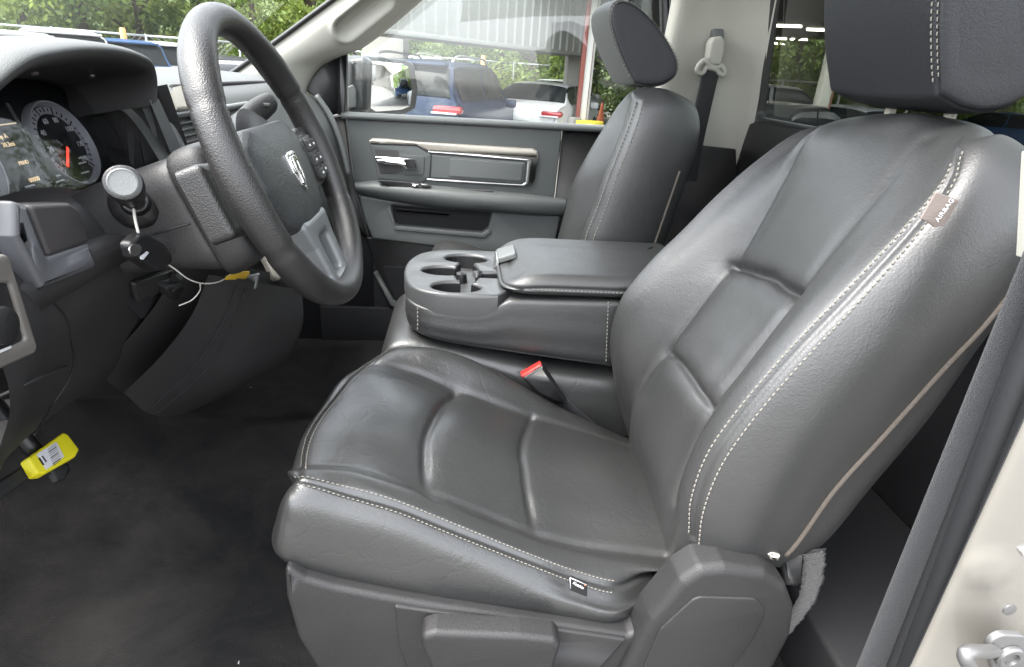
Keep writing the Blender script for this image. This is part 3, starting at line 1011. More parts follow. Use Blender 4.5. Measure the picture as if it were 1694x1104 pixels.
def plan(x0, x1, w, rf, rb, n=10):
    P = fillet([(x0, -w), (x1, -w), (x1, w), (x0, w)], [rf, rb, rb, rf], n)
    return P
def stack(P, levels, zf):
    """rings of the plan outline: (inset, height) pairs; zf(x) adds a slope"""
    P = np.array(P)
    if area2(P) < 0:
        P = P[::-1]
    s = np.concatenate([[0], np.cumsum(np.linalg.norm(np.diff(np.vstack([P, P[:1]]), axis=0), axis=1))])
    Q = np.vstack([P, P[:1]])
    u = np.linspace(0, s[-1], 161)[:-1]
    P = np.stack([np.interp(u, s, Q[:, k]) for k in range(2)], 1)
    G = []
    for d, z in levels:
        R = inset(P, d) if d else P
        G.append([(x, y, z + zf(x, d)) for x, y in R])
    return np.array(G)
CX0, CX1, CW_ = -0.112, 0.335, 0.157
YO = -0.006
def zt(x):
    return 0.0
# leather body: bottom follows the slope of the seat, top follows the tray edge
def ztop(x):
    return float(np.interp(x, [-0.12, -0.06, 0.0, 0.03, 0.055, 0.075, 0.10, 0.34], [0.511, 0.505, 0.500, 0.499, 0.505, 0.518, 0.530, 0.534]))
def zbot(x):
    return float(np.interp(x, [-0.12, -0.09, 0.0, 0.15, 0.34], [0.452, 0.444, 0.428, 0.407, 0.384]))
P = plan(CX0, CX1, CW_, 0.085, 0.012)
base = stack(P, [(0, 0)], lambda x, d: 0)[0]
lv = [0.0, 0.04, 0.12, 0.3, 0.5, 0.7, 0.88, 0.97, 1.0]
ins_ = [0.022, 0.008, 0.002, 0.0, -0.002, -0.001, 0.0, 0.002, 0.006]
G = np.array([[(x, y, zbot(bx) + (ztop(bx) - zbot(bx)) * t) for (x, y), (bx, by, _) in zip(inset(base[:, :2], i) + T([0, YO]), base)] for t, i in zip(lv, ins_)])
G = cr(G, 5)
N = outward(G, normals(G))
body = surf('body', G, LEATHER_SIDE, cs, cu=True, caps=True)
# seams on the near side: two upright stitch rows and the bottom welt
for px in (691, 1006):
    P0 = ats([(px, 507 if px < 800 else 498), (px - (0 if px < 800 else 4), 552 if px < 800 else 600)], -0.1645)
    L = resample(P0, 30)
    nn = np.tile(T([0, -1.0, 0]), (30, 1))
    stitches('stitching', L + T([0, -0.001, 0]), nn, THREAD_DULL, body, 0.0085, 0.006, 0.0012)
L = [i for i in range(G.shape[1])]
wl = T([G[3, i] for i in L])
wl = np.roll(wl, 40, 0)
tube('welt', np.vstack([wl, wl[:1]])[:-1], 0.0028, LEATHER_SIDE, body, n=6, closed=True)

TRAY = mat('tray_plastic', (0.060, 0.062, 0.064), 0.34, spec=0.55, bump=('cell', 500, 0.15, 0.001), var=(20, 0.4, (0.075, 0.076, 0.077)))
# tray with the cup holders: a plate with a clover-shaped opening
zT = 0.541
def pz(L, z):
    return [(p[0], p[1]) for p in (at(x, y, Z=z) for x, y in L)]
tray_out = [(0.075, -0.164), (0.115, -0.10), (0.115, 0.150), (-0.02, 0.150), (-0.085, 0.122), (-0.118, 0.06), (-0.122, -0.04), (-0.108, -0.120), (-0.06, -0.164)]
tray_out = np.vstack([cr(T([(0.075, -0.164), (0.0, -0.166), (-0.06, -0.157), (-0.098, -0.125), (-0.116, -0.065), (-0.121, 0.0), (-0.114, 0.06), (-0.09, 0.113), (-0.045, 0.143), (0.03, 0.151), (0.115, 0.151)]), 5), [(0.115, -0.10)]])
def disc(c, r, n=26, a0=0.0, ry=None):
    return [(c[0] + r * math.cos(a0 + 2 * math.pi * k / n), c[1] + (ry or r) * math.sin(a0 + 2 * math.pi * k / n)) for k in range(n)]
# centres read on the tray plane
cA, cB, cC = [at(x, y, Z=zT)[:2] for x, y in ((769, 431), (735, 450), (753, 474))]
cA, cB, cC = T([0.012, 0.080]), T([-0.036, -0.016]), T([-0.008, -0.118])
def clover():
    """outline of three round cups joined by a central channel"""
    el = [(*cA, 0.050, 0.034), (*cB, 0.048, 0.032), (*cC, 0.050, 0.033), (0.014, -0.018, 0.026, 0.078)]
    pts = []
    for i, (cx, cy_, rx, ry) in enumerate(el):
        for k in range(120):
            t = 2 * math.pi * k / 120
            p = (cx + rx * math.cos(t), cy_ + ry * math.sin(t))
            if all(((p[0] - q[0]) / q[2]) ** 2 + ((p[1] - q[1]) / q[3]) ** 2 >= 1.0 for j, q in enumerate(el) if j != i):
                pts.append(np.array(p))
    out = [pts.pop(0)]
    while pts:
        d = [np.linalg.norm(p - out[-1]) for p in pts]
        k = int(np.argmin(d))
        if d[k] > 0.03:
            break
        out.append(pts.pop(k))
    return np.array(out)
clo = clover()
slot = fillet(pz([(786, 449), (826, 450), (826, 460), (786, 458)], zT), 0.006)
tray = plate('cup_holder_tray', tray_out, lambda a, b, h: (a, b, (ztop(a) - 0.006) + (zT - ztop(a) + 0.006) * h / 0.034), 0.034, 0.006, TRAY, cs, holes=[clo, slot], back=False)
# skirt of the tray over the leather: slightly wider band
band = stack(tray_out, [(-0.001, zT - 0.036), (-0.002, zT - 0.022), (0.0, zT - 0.008)], lambda x, d: 0)
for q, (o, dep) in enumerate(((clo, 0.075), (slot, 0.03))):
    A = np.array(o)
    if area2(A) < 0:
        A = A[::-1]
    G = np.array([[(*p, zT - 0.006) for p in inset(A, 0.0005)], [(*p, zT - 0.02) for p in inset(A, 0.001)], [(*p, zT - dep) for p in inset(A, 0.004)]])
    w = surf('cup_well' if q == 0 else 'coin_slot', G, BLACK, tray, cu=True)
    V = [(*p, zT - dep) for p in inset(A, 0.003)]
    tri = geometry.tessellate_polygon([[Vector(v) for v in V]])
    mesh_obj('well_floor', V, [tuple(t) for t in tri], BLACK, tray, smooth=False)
# divider post in the middle of the cups
cen = (cA + cB + cC) / 3
lathe('cup_divider', [(0.014, -0.07), (0.014, -0.02), (0.011, -0.004), (0.004, 0.0)], (cen[0] + 0.012, cen[1], zT - 0.002), (0, 0, 1), BLACK, tray, n=18)

# padded lid
LX0, LX1, LW = 0.082, 0.505, 0.158
P = plan(LX0, LX1, LW, 0.06, 0.03)
base = stack(P, [(0, 0)], lambda x, d: 0)[0]
def zl(x):
    e = min(1.0, max(0.0, (x - 0.075) / 0.12))
    return 0.558 + 0.024 * (1 - (1 - e) ** 2.2)
lv = [(0.02, 0.0, 0), (0.006, 0.0, 0.003), (0.0, 0.0, 0.012), (0.0, 0.35, 0.0), (0.003, 0.62, 0), (0.010, 0.84, 0), (0.017, 0.96, 0), (0.022, 0.99, 0), (0.026, 1.0, 0.0)]
G = []
for d, t, a in lv:
    G.append([(x, y, 0.539 + (zl(bx) - 0.539) * t + a) for (x, y), (bx, by, _) in zip(inset(base[:, :2], d), base)])
G = cr(np.array(G), 4)
last = G[-1]
med = np.stack([np.clip(last[:, 0], LX0 + 0.135, LX1 - 0.12), np.zeros(len(last)), last[:, 2]], 1)
med[:, 2] = [zl(x) + 0.004 for x in med[:, 0]]
top_ = [last * (1 - t) + med * t for t in (0.15, 0.3, 0.5, 0.7, 0.85, 0.98)]
for t, q in zip((0.15, 0.3, 0.5, 0.7, 0.85, 0.98), top_):
    q[:, 2] = [zl(x) + 0.003 * math.sin(t * math.pi / 2) for x in q[:, 0]]
G = np.concatenate([G, top_])
N = outward(G, normals(G))
sv = 13
G = groove(G, N, np.vstack([G[-5], G[-5][:1]]), 0.0022, 0.0035)
ring = np.vstack([G[sv], G[sv][:1]])
G = groove(G, N, ring, 0.004, 0.004)
lid = surf('lid', G, LEATHER_SIDE, cs, cu=True, caps=True)
N2 = outward(G, normals(G))
stitches('stitching', np.roll(G[sv - 3], 20, 0), np.roll(N2[sv - 3], 20, 0), THREAD_DULL, lid, 0.008, 0.0058, 0.0011)
# latch paddle at the lid's nose
lat = plate('latch', fillet([(-0.036, -0.022), (0.036, -0.022), (0.036, 0.020), (-0.036, 0.020)], 0.006),
            mapF((0.104, 0.030, 0.566), (0, 1, 0), (0.94, 0, 0.34), (-0.34, 0, 0.94)), 0.012, 0.004, PLASTIC_GREY, cs)
plate('latch_button', fillet([(-0.028, -0.012), (0.028, -0.012), (0.028, 0.010), (-0.028, 0.010)], 0.004),
      mapF((0.083, 0.030, 0.556), (0, 1, 0), (0.25, 0, 0.97), (-0.97, 0, 0.25)), 0.008, 0.003, SATIN, lat)

# ------------------------------------------------------------------ belt buckle at the inner side of the driver seat
bk = thing('seat_belt_buckle', 'black seat belt buckle with red release button beside the console', 'buckle', at(905, 640, Y=-0.185))
bo = plateY('body', [(863, 622), (897, 602), (915, 628), (938, 664), (922, 668), (890, 648)], -0.180, 0.022, 0.005, BLACK, bk, r=0.004)
plateY('release_button', [(861, 619), (894, 600), (899, 607), (866, 625)], -0.182, 0.017, 0.003, RED_BTN, bk, r=0.002)
plateY('strap', [(915, 640), (938, 660), (1005, 720), (985, 735), (920, 665)], -0.165, 0.006, 0.002, BELT, bk)

# ------------------------------------------------------------------ passenger shoulder belt
sb = thing('shoulder_belt', 'black shoulder belt hanging from its loop on the far pillar', 'seat belt', at(1165, 240, Y=0.70))
bw = ats([(1178, 116), (1170, 150), (1160, 195), (1152, 232), (1140, 300)], [0.655, 0.655, 0.66, 0.665, 0.66])
G = np.array([bw + T([-0.026, 0.004, 0]), bw + T([-0.0235, -0.0015, 0]), bw + T([0.0235, -0.0015, 0]), bw + T([0.026, 0.004, 0])])
G = np.array([resample(g, 30) for g in G])
surf('webbing', np.concatenate([G, G[::-1] + T([0, 0.003, 0])]), BELT, sb)
ring = [at(x, y, Y=0.655) for x, y in ((1156, 108), (1153, 116), (1158, 122), (1164, 119), (1168, 112), (1176, 113), (1186, 116), (1190, 122), (1197, 124), (1198, 116), (1192, 108), (1186, 112), (1175, 108), (1164, 101))]
tube('belt_loop', cr(np.vstack([ring, ring[:1]]), 4)[:-1], 0.0075, BEIGE, sb, n=8, closed=True)
plateY('loop_cover', [(1172, 72), (1178, 62), (1190, 60), (1196, 68), (1194, 90), (1188, 108), (1174, 108), (1169, 96)], 0.685, 0.040, 0.007, BEIGE, sb, r=0.010, nb=4)
plateY('height_slide', [(1178, 48), (1196, 48), (1196, 90), (1172, 90)], 0.700, 0.018, 0.004, PLASTIC_GREY, sb, r=0.006)

# ------------------------------------------------------------------ hanging tags on the driver seat
def hangtag(nm, parent, L, Y, m, ink_rows, label, right, d=(0, 0, 0)):
    o = plateY(nm, L, Y, 0.0022, 0.0008, m, parent, r=0.002, label=label)
    return o

# ------------------------------------------------------------------ steering wheel
WO = T([-0.2345, -0.43, 0.8139])
_t = math.radians(22.3)
E1, E2, EN = T([0, 1.0, 0]), T([-math.sin(_t), 0, math.cos(_t)]), T([math.cos(_t), 0, math.sin(_t)])
def wp(a, b, h=0.0):
    return WO + E1 * a + E2 * b + EN * h
sw = thing('steering_wheel', 'black leather steering wheel with chrome shield emblem on its hub', 'steering wheel', WO)
RW = 0.1815
ang = np.linspace(0, 2 * math.pi, 181)[:-1]
# rim: oval section with grip swellings
G = []
for a in ang:
    c, s = math.cos(a), math.sin(a)
    r0 = 0.0172 + 0.0012 * math.cos(4 * a) ** 2
    rad = E1 * c + E2 * s
    G.append([wp(RW * c, RW * s) + rad * (r0 * math.cos(q)) + EN * (r0 * 1.12 * math.sin(q)) for q in np.linspace(0, 2 * math.pi, 29)[:-1]])
G = np.array(G)
N = normals(G)
N = outward(G - np.array([wp(RW * math.cos(a), RW * math.sin(a)) for a in ang])[:, None], N)
for a in (math.radians(28), math.radians(152), math.radians(205), math.radians(335)):
    k = int(a / (2 * math.pi) * 180)
    G[k] = G[k] - N[k] * 0.0016
rim = surf('rim', G, WHEEL_LEATHER, sw, cv=True, cu=True)
# hub body behind the air bag and the spokes
def wplate(nm, P, h0, th, bev, m, parent, r=0.008, **k):
    return plate(nm, fillet(P, r), mapF(wp(0, 0, h0), E1, E2, EN), th, bev, m, parent, **k)
# horizontal spokes
for s in (-1, 1):
    P = [(s * 0.06, 0.030), (s * 0.12, 0.034), (s * 0.176, 0.040), (s * 0.180, -0.045), (s * 0.12, -0.052), (s * 0.06, -0.060)]
    sp = wplate('spoke', P, -0.030 if s > 0 else -0.060, 0.030, 0.010, WHEEL_LEATHER, sw, r=0.01, nb=4)
    if s < 0:
        continue
    bz = wplate('button_bezel', [(s * 0.092, 0.024), (s * 0.140, 0.026), (s * 0.156, 0.0), (s * 0.146, -0.040), (s * 0.108, -0.046)], -0.001, 0.006, 0.003, BLACK, sw, r=0.01)
    for (x, y) in ((0.108, 0.010), (0.132, 0.010), (0.110, -0.012), (0.136, -0.012), (0.114, -0.033), (0.136, -0.030)):
        b_ = wplate('button', [(s * (x - 0.009), y - 0.008), (s * (x + 0.009), y - 0.008), (s * (x + 0.009), y + 0.008), (s * (x - 0.009), y + 0.008)], 0.004, 0.005, 0.002, PLASTIC, bz, r=0.002)
        wplate('button_mark', [(s * (x - 0.004), y - 0.0015), (s * (x + 0.004), y - 0.0015), (s * (x + 0.004), y + 0.0015), (s * (x - 0.004), y + 0.0015)], 0.0088, 0.0006, 0.0002, DIAL_INK, b_, r=0)
# bottom spoke: grey, two arms with a slot
sl = [(-0.062, -0.070), (0.062, -0.070), (0.050, -0.110), (0.046, -0.150), (0.050, -0.172), (-0.050, -0.172), (-0.046, -0.150), (-0.050, -0.110)]
hole = fillet([(-0.026, -0.100), (0.026, -0.100), (0.023, -0.158), (-0.023, -0.158)], 0.010)
wplate('lower_spoke', sl, -0.022, 0.026, 0.009, SPOKE, sw, r=0.01, holes=[hole], nb=4)
wplate('spoke_backing', [(-0.040, -0.085), (0.040, -0.085), (0.036, -0.165), (-0.036, -0.165)], -0.034, 0.012, 0.002, BLACK, sw, r=0.004)
lathe('hub_core', [(0.05, -0.075), (0.075, -0.05), (0.082, -0.022), (0.07, -0.012)], WO, EN, BLACK, sw, n=36)
# air bag cover: domed
out = fillet([(-0.075, 0.057), (0.075, 0.057), (0.114, 0.034), (0.116, -0.014), (0.080, -0.072), (0.035, -0.090), (-0.035, -0.090), (-0.080, -0.072), (-0.116, -0.014), (-0.114, 0.034)], 0.028, 5)
P = out if area2(out) > 0 else out[::-1]
c = P.mean(0)
G = []
for s, h in ((1.0, -0.035), (1.0, -0.016), (0.985, -0.008), (0.95, -0.003), (0.86, 0.001), (0.7, 0.004), (0.45, 0.0065), (0.2, 0.0075), (0.05, 0.0078)):
    G.append([wp(*(c + (p - c) * s), h) for p in P])
bag = surf('airbag_cover', cr(np.array(G), 3), HUB, sw, cu=True, caps=True)
# emblem: chrome shield with a ram's head drawn in chrome bars over black
shield = fillet([(-0.021, 0.014), (-0.010, 0.017), (0.010, 0.017), (0.021, 0.014), (0.021, -0.010), (0.012, -0.028), (0.0, -0.038), (-0.012, -0.028), (-0.021, -0.010)], 0.004)
def eplate(nm, P, h0, th, m, parent, holes=(), r=0.0):
    return plate(nm, fillet([(x, y - 0.002) for x, y in P], r), mapF(wp(0, 0, h0), E1, E2, EN), th, min(0.0008, th * 0.4), m, parent, holes=[[(x, y - 0.002) for x, y in h] for h in holes])
em = eplate('emblem', shield, 0.0070, 0.0026, CHROME, bag, holes=[np.array(shield) * 0.80 + T([0, -0.0018])])
eplate('emblem_field', np.array(shield) * 0.84 + T([0, -0.0015]), 0.0068, 0.0014, BLACK, em)
# head, horns and muzzle of the badge
eplate('emblem_head', [(-0.006, 0.010), (0.006, 0.010), (0.0075, -0.004), (0.0045, -0.016), (0.0055, -0.026), (0.0, -0.031), (-0.0055, -0.026), (-0.0045, -0.016), (-0.0075, -0.004)], 0.0080, 0.0030, CHROME, em, r=0.001)
for s in (-1, 1):
    eplate('emblem_horn', [(s * 0.004, 0.011), (s * 0.013, 0.010), (s * 0.0165, 0.002), (s * 0.0145, -0.009), (s * 0.010, -0.013), (s * 0.0085, -0.009), (s * 0.011, -0.004), (s * 0.0115, 0.002), (s * 0.008, 0.005), (s * 0.004, 0.005)], 0.0080, 0.0026, CHROME, em)

# ------------------------------------------------------------------ steering column
col = thing('wheel_column', 'black steering column shroud with stalk and shift lever behind the wheel', 'steering column', wp(0, 0, -0.2))
# clock spring housing next to the wheel
def ring_sec(h, w, t, b, r, n=40):
    P = fillet([(-w, b), (w, b), (w, t), (-w, t)], r, 6)
    P = P if area2(P) > 0 else P[::-1]
    s = np.concatenate([[0], np.cumsum(np.linalg.norm(np.diff(np.vstack([P, P[:1]]), axis=0), axis=1))])
    Q = np.vstack([P, P[:1]])
    u = np.linspace(0, s[-1], n + 1)[:-1]
    return [wp(np.interp(q, s, Q[:, 0]), np.interp(q, s, Q[:, 1]), h) for q in u]
G = np.array([ring_sec(-0.068, 0.060, 0.045, -0.078, 0.03), ring_sec(-0.070, 0.074, 0.056, -0.094, 0.03), ring_sec(-0.080, 0.080, 0.062, -0.100, 0.03), ring_sec(-0.105, 0.082, 0.062, -0.104, 0.03), ring_sec(-0.112, 0.081, 0.060, -0.104, 0.03)])
surf('wheel_collar', cr(G, 4), PLASTIC, col, cu=True, caps=True)
G = np.array([ring_sec(-0.113, 0.072, 0.052, -0.090, 0.035), ring_sec(-0.118, 0.077, 0.056, -0.094, 0.035), ring_sec(-0.16, 0.080, 0.058, -0.080, 0.035), ring_sec(-0.22, 0.084, 0.058, -0.060, 0.03), ring_sec(-0.30, 0.09, 0.05, -0.05, 0.03), ring_sec(-0.36, 0.095, 0.04, -0.05, 0.03)])
surf('shroud', cr(G, 6), PLASTIC_DASH, col, cu=True, caps=True)
# seam between the halves of the shroud
sm = [wp(-0.0815 - 0.0002 * k, -0.022 + 0.0008 * k, -0.12 - k * 0.012) for k in range(18)]
tube('shroud_seam', sm, 0.0012, BLACK_MATTE, col, n=6)
# turn-signal stalk: points to the camera
a0, a1 = at(226, 338, Y=-0.505), at(203, 302, Y=-0.635)
ax = a1 - a0
L_ = np.linalg.norm(ax)
lathe('stalk_boot', [(0.030, -0.02), (0.030, 0.004), (0.026, 0.012), (0.017, 0.016), (0.014, 0.03)], a0, ax, BLACK, col, n=32)
st_ = lathe('turn_signal_stalk', [(0.011, 0.0), (0.012, L_ - 0.075), (0.0165, L_ - 0.060), (0.0172, L_ - 0.034), (0.0172, L_ - 0.0335), (0.0162, L_ - 0.032), (0.0162, L_ - 0.030), (0.0182, L_ - 0.028), (0.0186, L_ - 0.006), (0.0172, L_ - 0.001), (0.0150, L_)], a0, ax, BLACK, col, n=40)
lathe('stalk_cap', [(0.0150, -0.001), (0.0140, 0.0006), (0.0128, 0.0012), (0.0126, 0.0004), (0.010, 0.0002)], a1, ax, PLASTIC_GREY, st_, n=36)
u_ = np.cross(ax / L_, T([0, 0, 1.0]))
for k in range(4):
    q = a0 + ax / L_ * (L_ - 0.047) + (u_ * math.cos(-1.9 + k * 0.28) + np.cross(ax / L_, u_) * math.sin(-1.9 + k * 0.28)) * 0.0168
    box('stalk_mark', q, (0.004, 0.0016, 0.0014), DIAL_INK, st_, bev=0)
# column shift lever reaching up to the right of the wheel
s0, s1, s2 = at(385, 222, Y=-0.30), at(400, 203, Y=-0.27), at(448, 168, Y=-0.19)
tube('shift_lever', resample([wp(0.06, 0.03, -0.14), s0, s1], 16), 0.0062, SATIN, col, n=12)
hp = resample([s1, s1 * 0.6 + s2 * 0.4, s2 + T([0.004, 0.0, 0.002])], 20)
hr_ = [0.011 + 0.0085 * math.sin(math.pi * min(1, 0.12 + k / 19 * 0.80)) ** 0.7 for k in range(20)]
hr_[-1] = 0.006
hr_[-2] = 0.0135
kn = tube('shift_knob', hp, hr_, PLASTIC, col, n=18, flat=0.8)
box('shift_button', hp[12] + T([0.012, -0.012, 0.006]), (0.012, 0.006, 0.007), BLACK, kn, bev=0.002)
# tilt lever and ignition bulge below
lathe('ignition_housing', [(0.036, -0.03), (0.034, 0.0), (0.030, 0.012), (0.02, 0.014)], wp(0.075, -0.03, -0.16), (0.6, 0.75, 0.0), PLASTIC_DASH, col, n=30)

# ------------------------------------------------------------------ dashboard
dash = thing('dashboard', 'charcoal dashboard with hooded gauge cluster and knee panel', 'dashboard', (-0.62, 0.0, 0.0))
# binnacle hood: rails run left to right over the arch
lip = T([(-0.445, -0.74, 0.815), (-0.445, -0.69, 0.862), (-0.448, -0.650, 0.892), (-0.450, -0.612, 0.910), (-0.450, -0.561, 0.929), (-0.450, -0.507, 0.937), (-0.450, -0.446, 0.941), (-0.450, -0.377, 0.940), (-0.450, -0.326, 0.934), (-0.452, -0.292, 0.924), (-0.455, -0.281, 0.905), (-0.460, -0.279, 0.880)])
def hoodrail(dx, dz, dy=0.0, s=1.0, drop_=0.0):
    P = lip.copy()
    c = T([0, -0.45, 0.80])
    P[:, 1] = c[1] + (P[:, 1] - c[1]) * s
    P[:, 2] = c[2] + (P[:, 2] - c[2]) * s
    return P + T([dx, dy, dz])
rl = [hoodrail(-0.125, -0.035, s=0.94), hoodrail(-0.06, -0.022, s=0.965), hoodrail(-0.012, -0.014, s=0.985), hoodrail(0.0, -0.007, s=0.995), hoodrail(0.001, 0.0), hoodrail(-0.006, 0.003, s=1.010),
      hoodrail(-0.035, 0.004, s=1.025), hoodrail(-0.075, 0.002, s=1.04), hoodrail(-0.14, -0.006, s=1.045), hoodrail(-0.26, -0.03, s=1.045), hoodrail(-0.42, -0.08, s=1.045)]
sg = [4, 6, 4, 4, 4, 6, 6, 6, 5, 5]
G = loft(rl, 90, sg)
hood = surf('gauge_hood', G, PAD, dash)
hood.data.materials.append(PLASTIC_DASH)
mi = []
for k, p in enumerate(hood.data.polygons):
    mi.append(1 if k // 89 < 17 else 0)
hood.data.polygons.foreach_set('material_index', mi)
for px, py in ((57, 121), (152, 125), (212, 119)):
    p = at(px, py, X=-0.515)
    lathe('screw_head', [(0.004, 0.0), (0.004, 0.002)], p, (0.3, -0.2, -1), SATIN, hood, n=10)

# cluster: black face, two dials, message screen, clear lens; the whole face leans like the wheel
CO = T([-0.562, 0.0, 0.812])
CT = math.radians(21)
CV, CN = T([-math.sin(CT), 0, math.cos(CT)]), T([math.cos(CT), 0, math.sin(CT)])
def cf(y, z, h=0.0):
    return CO + T([0, y, 0]) + CV * (z - 0.812) + CN * h
def cmap(h0):
    return lambda a, b, h: tuple(cf(a, b, h0 + h))
CR = Matrix.Rotation(-CT, 3, 'Y')
def cbox(nm, y, z, h, s, m, parent, rot=0.0, bev=0.0):
    return box(nm, cf(y, z, h), s, m, parent, R=CR @ Matrix.Rotation(rot, 3, 'X'), bev=bev)
def ctext(nm, s, size, y, z, h, m, parent):
    return text(nm, s, size, cf(y, z, h), (0, 1, 0), CV, CN, m, parent)
def text(nm, s, size, O, U, Vv, Nn_, m, parent, ext_=0.0003):
    cu = bpy.data.curves.new(nm, 'FONT')
    cu.body = s
    cu.size = size
    cu.align_x = 'CENTER'
    cu.align_y = 'CENTER'
    cu.extrude = ext_
    cu.resolution_u = 2
    tmp = bpy.data.objects.new(nm, cu)
    COL.objects.link(tmp)
    dg = bpy.context.evaluated_depsgraph_get()
    me = bpy.data.meshes.new_from_object(tmp.evaluated_get(dg))
    bpy.data.objects.remove(tmp)
    bpy.data.curves.remove(cu)
    O, U, Vv, Nn_ = [T(q, dtype=float) for q in (O, U, Vv, Nn_)]
    V = [O + U * v.co.x + Vv * v.co.y + Nn_ * v.co.z for v in me.vertices]
    F = [list(p.vertices) for p in me.polygons]
    bpy.data.meshes.remove(me)
    return mesh_obj(nm, V, F, m, parent, smooth=False)
plate('cluster_backing', [(-0.78, 0.66), (-0.10, 0.66), (-0.10, 0.895), (-0.78, 0.895)], mapX(-0.66), 0.02, 0.004, BLACK, dash)
plate('cluster_face', fillet([(-0.70, 0.735), (-0.255, 0.735), (-0.255, 0.92), (-0.70, 0.92)], 0.02), cmap(-0.010), 0.008, 0.002, DIAL, dash)
def dial(cy_, cz_, r, nm):
    d = lathe(nm, [(r, 0.0), (r, 0.008), (r * 0.97, 0.012), (r * 0.94, 0.012), (r * 0.90, 0.006), (r * 0.885, 0.0035)], cf(cy_, cz_, -0.002), CN, DIAL_RING, dash, n=64)
    lathe('dial_face', [(r * 0.885, 0.0), (r * 0.86, 0.0012)], cf(cy_, cz_, 0.0015), CN, DIAL, d, n=48)
    G = np.array([[cf(cy_ + q * math.cos(a), cz_ + q * math.sin(a), 0.0032) for a in np.linspace(math.radians(-50), math.radians(230), 60)] for q in (r * 0.70, r * 0.86)])
    surf('dial_scale', G, DIAL_RING, d)
    V = []
    for k in range(29):
        a = math.radians(225 - k * 270 / 28)
        c_, s_ = math.cos(a), math.sin(a)
        V.append(bxm(cf(cy_ + r * 0.79 * c_, cz_ + r * 0.79 * s_, 0.0040), (0.001, r * (0.17 if k % 4 == 0 else 0.10 if k % 2 == 0 else 0.06), 0.0011), CR @ Matrix.Rotation(a, 3, 'X'), 0))
    mesh_obj('dial_tick', *join(V), INK, d, smooth=False)
    return d
DZ, DRr = 0.812, 0.060
d1 = dial(-0.358, DZ, DRr, 'speedometer')
d2 = dial(-0.556, DZ, DRr, 'tachometer')
for k in range(8):
    a = math.radians(225 - k * 270 / 7)
    ctext('numeral', str(k * 20), 0.0105, -0.358 + 0.034 * math.cos(a), DZ + 0.034 * math.sin(a), 0.0045, DIAL_INK, d1)
for k in range(7):
    a = math.radians(225 - k * 270 / 6)
    ctext('numeral', str(k), 0.012, -0.556 + 0.034 * math.cos(a), DZ + 0.034 * math.sin(a), 0.0045, DIAL_INK, d2)
for cy_, d_ in ((-0.358, d1), (-0.556, d2)):
    a = math.radians(226)
    cbox('needle', cy_ + 0.018 * math.cos(a), DZ + 0.018 * math.sin(a), 0.009, (0.0016, 0.046, 0.0036), NEEDLE, d_, a, 0.0005)
    lathe('needle_cap', [(0.008, 0.0), (0.008, 0.007), (0.005, 0.009)], cf(cy_, DZ, 0.003), CN, BLACK, d_, n=20)
scr = plate('message_screen', fillet([(-0.494, 0.765), (-0.420, 0.765), (-0.420, 0.870), (-0.494, 0.870)], 0.004), cmap(-0.001), 0.003, 0.001, DIAL, dash)
for s, z_, sz, y_ in (('77°F', 0.857, 0.011, -0.455), ('Trip A', 0.834, 0.008, -0.462), ('30.3mi', 0.824, 0.008, -0.458), ('PRND', 0.800, 0.007, -0.452), ('00000', 0.778, 0.008, -0.452)):
    ctext('screen_text', s, sz, y_, z_, 0.0025, SCREEN, scr)
cbox('screen_rule', -0.457, 0.8475, 0.0025, (0.0006, 0.07, 0.0012), SCREEN, scr)
for y_ in (-0.418, -0.497):
    cbox('screen_border', y_, 0.822, 0.003, (0.003, 0.005, 0.10), PLASTIC_GREY, dash, 0, 0.001)
for y_, z_ in ((-0.405, 0.775), (-0.412, 0.768), (-0.418, 0.756), (-0.470, 0.772), (-0.338, 0.790), (-0.345, 0.783), (-0.352, 0.770)):
    cbox('warning_lamp', y_, z_, 0.0052, (0.0006, 0.018, 0.0022), DIAL_INK, dash)
plate('cluster_lens', fillet([(-0.70, 0.742), (-0.268, 0.742), (-0.268, 0.905), (-0.70, 0.905)], 0.02), cmap(0.026), 0.0015, 0.0004, LENS, dash)
# inner walls of the binnacle: right cheek and sill below the lens
P4 = [at(200, 190, X=-0.545), at(258, 165, X=-0.462), at(300, 255, X=-0.455), at(306, 275, X=-0.45), at(216, 277, X=-0.53)]
def quad(nm, P, m, parent, n=8, th=0.006):
    """a curved panel between four corner points (a, b along the top; d, c along the bottom)"""
    a, b, c, d = [T(q, dtype=float) for q in P]
    G = np.array([[(a * (1 - u) + b * u) * (1 - v) + (d * (1 - u) + c * u) * v for u in np.linspace(0, 1, n)] for v in np.linspace(0, 1, n)])
    nn = np.cross(b - a, d - a)
    nn /= np.linalg.norm(nn)
    if np.dot(nn, CAM - a) > 0:
        nn = -nn
    return surf(nm, np.concatenate([G, (G + nn * th)[::-1]]), m, parent)
quad('binnacle_cheek', [at(203, 150, Y=-0.262), at(258, 140, X=-0.463), at(303, 268, X=-0.455), at(217, 290, Y=-0.262)], PLASTIC, dash, th=0.03)
plate('binnacle_wall', [(-0.66, 0.70), (-0.505, 0.70), (-0.505, 0.93), (-0.66, 0.93)], mapY(-0.250), 0.010, 0.002, BLACK, dash)
quad('binnacle_edge', [at(247, 166, X=-0.468), at(262, 163, X=-0.462), at(308, 262, X=-0.450), at(286, 262, X=-0.462)], PLASTIC_GREY, dash, th=0.02)
G = np.array([[(-0.525 + 0.11 * v, y, 0.742 - 0.012 * v) for y in np.linspace(-0.72, -0.25, 30)] for v in np.linspace(0, 1, 6)])
surf('binnacle_sill', np.concatenate([G, (G - T([0, 0, 0.03]))[::-1]]), PLASTIC_DASH, dash)

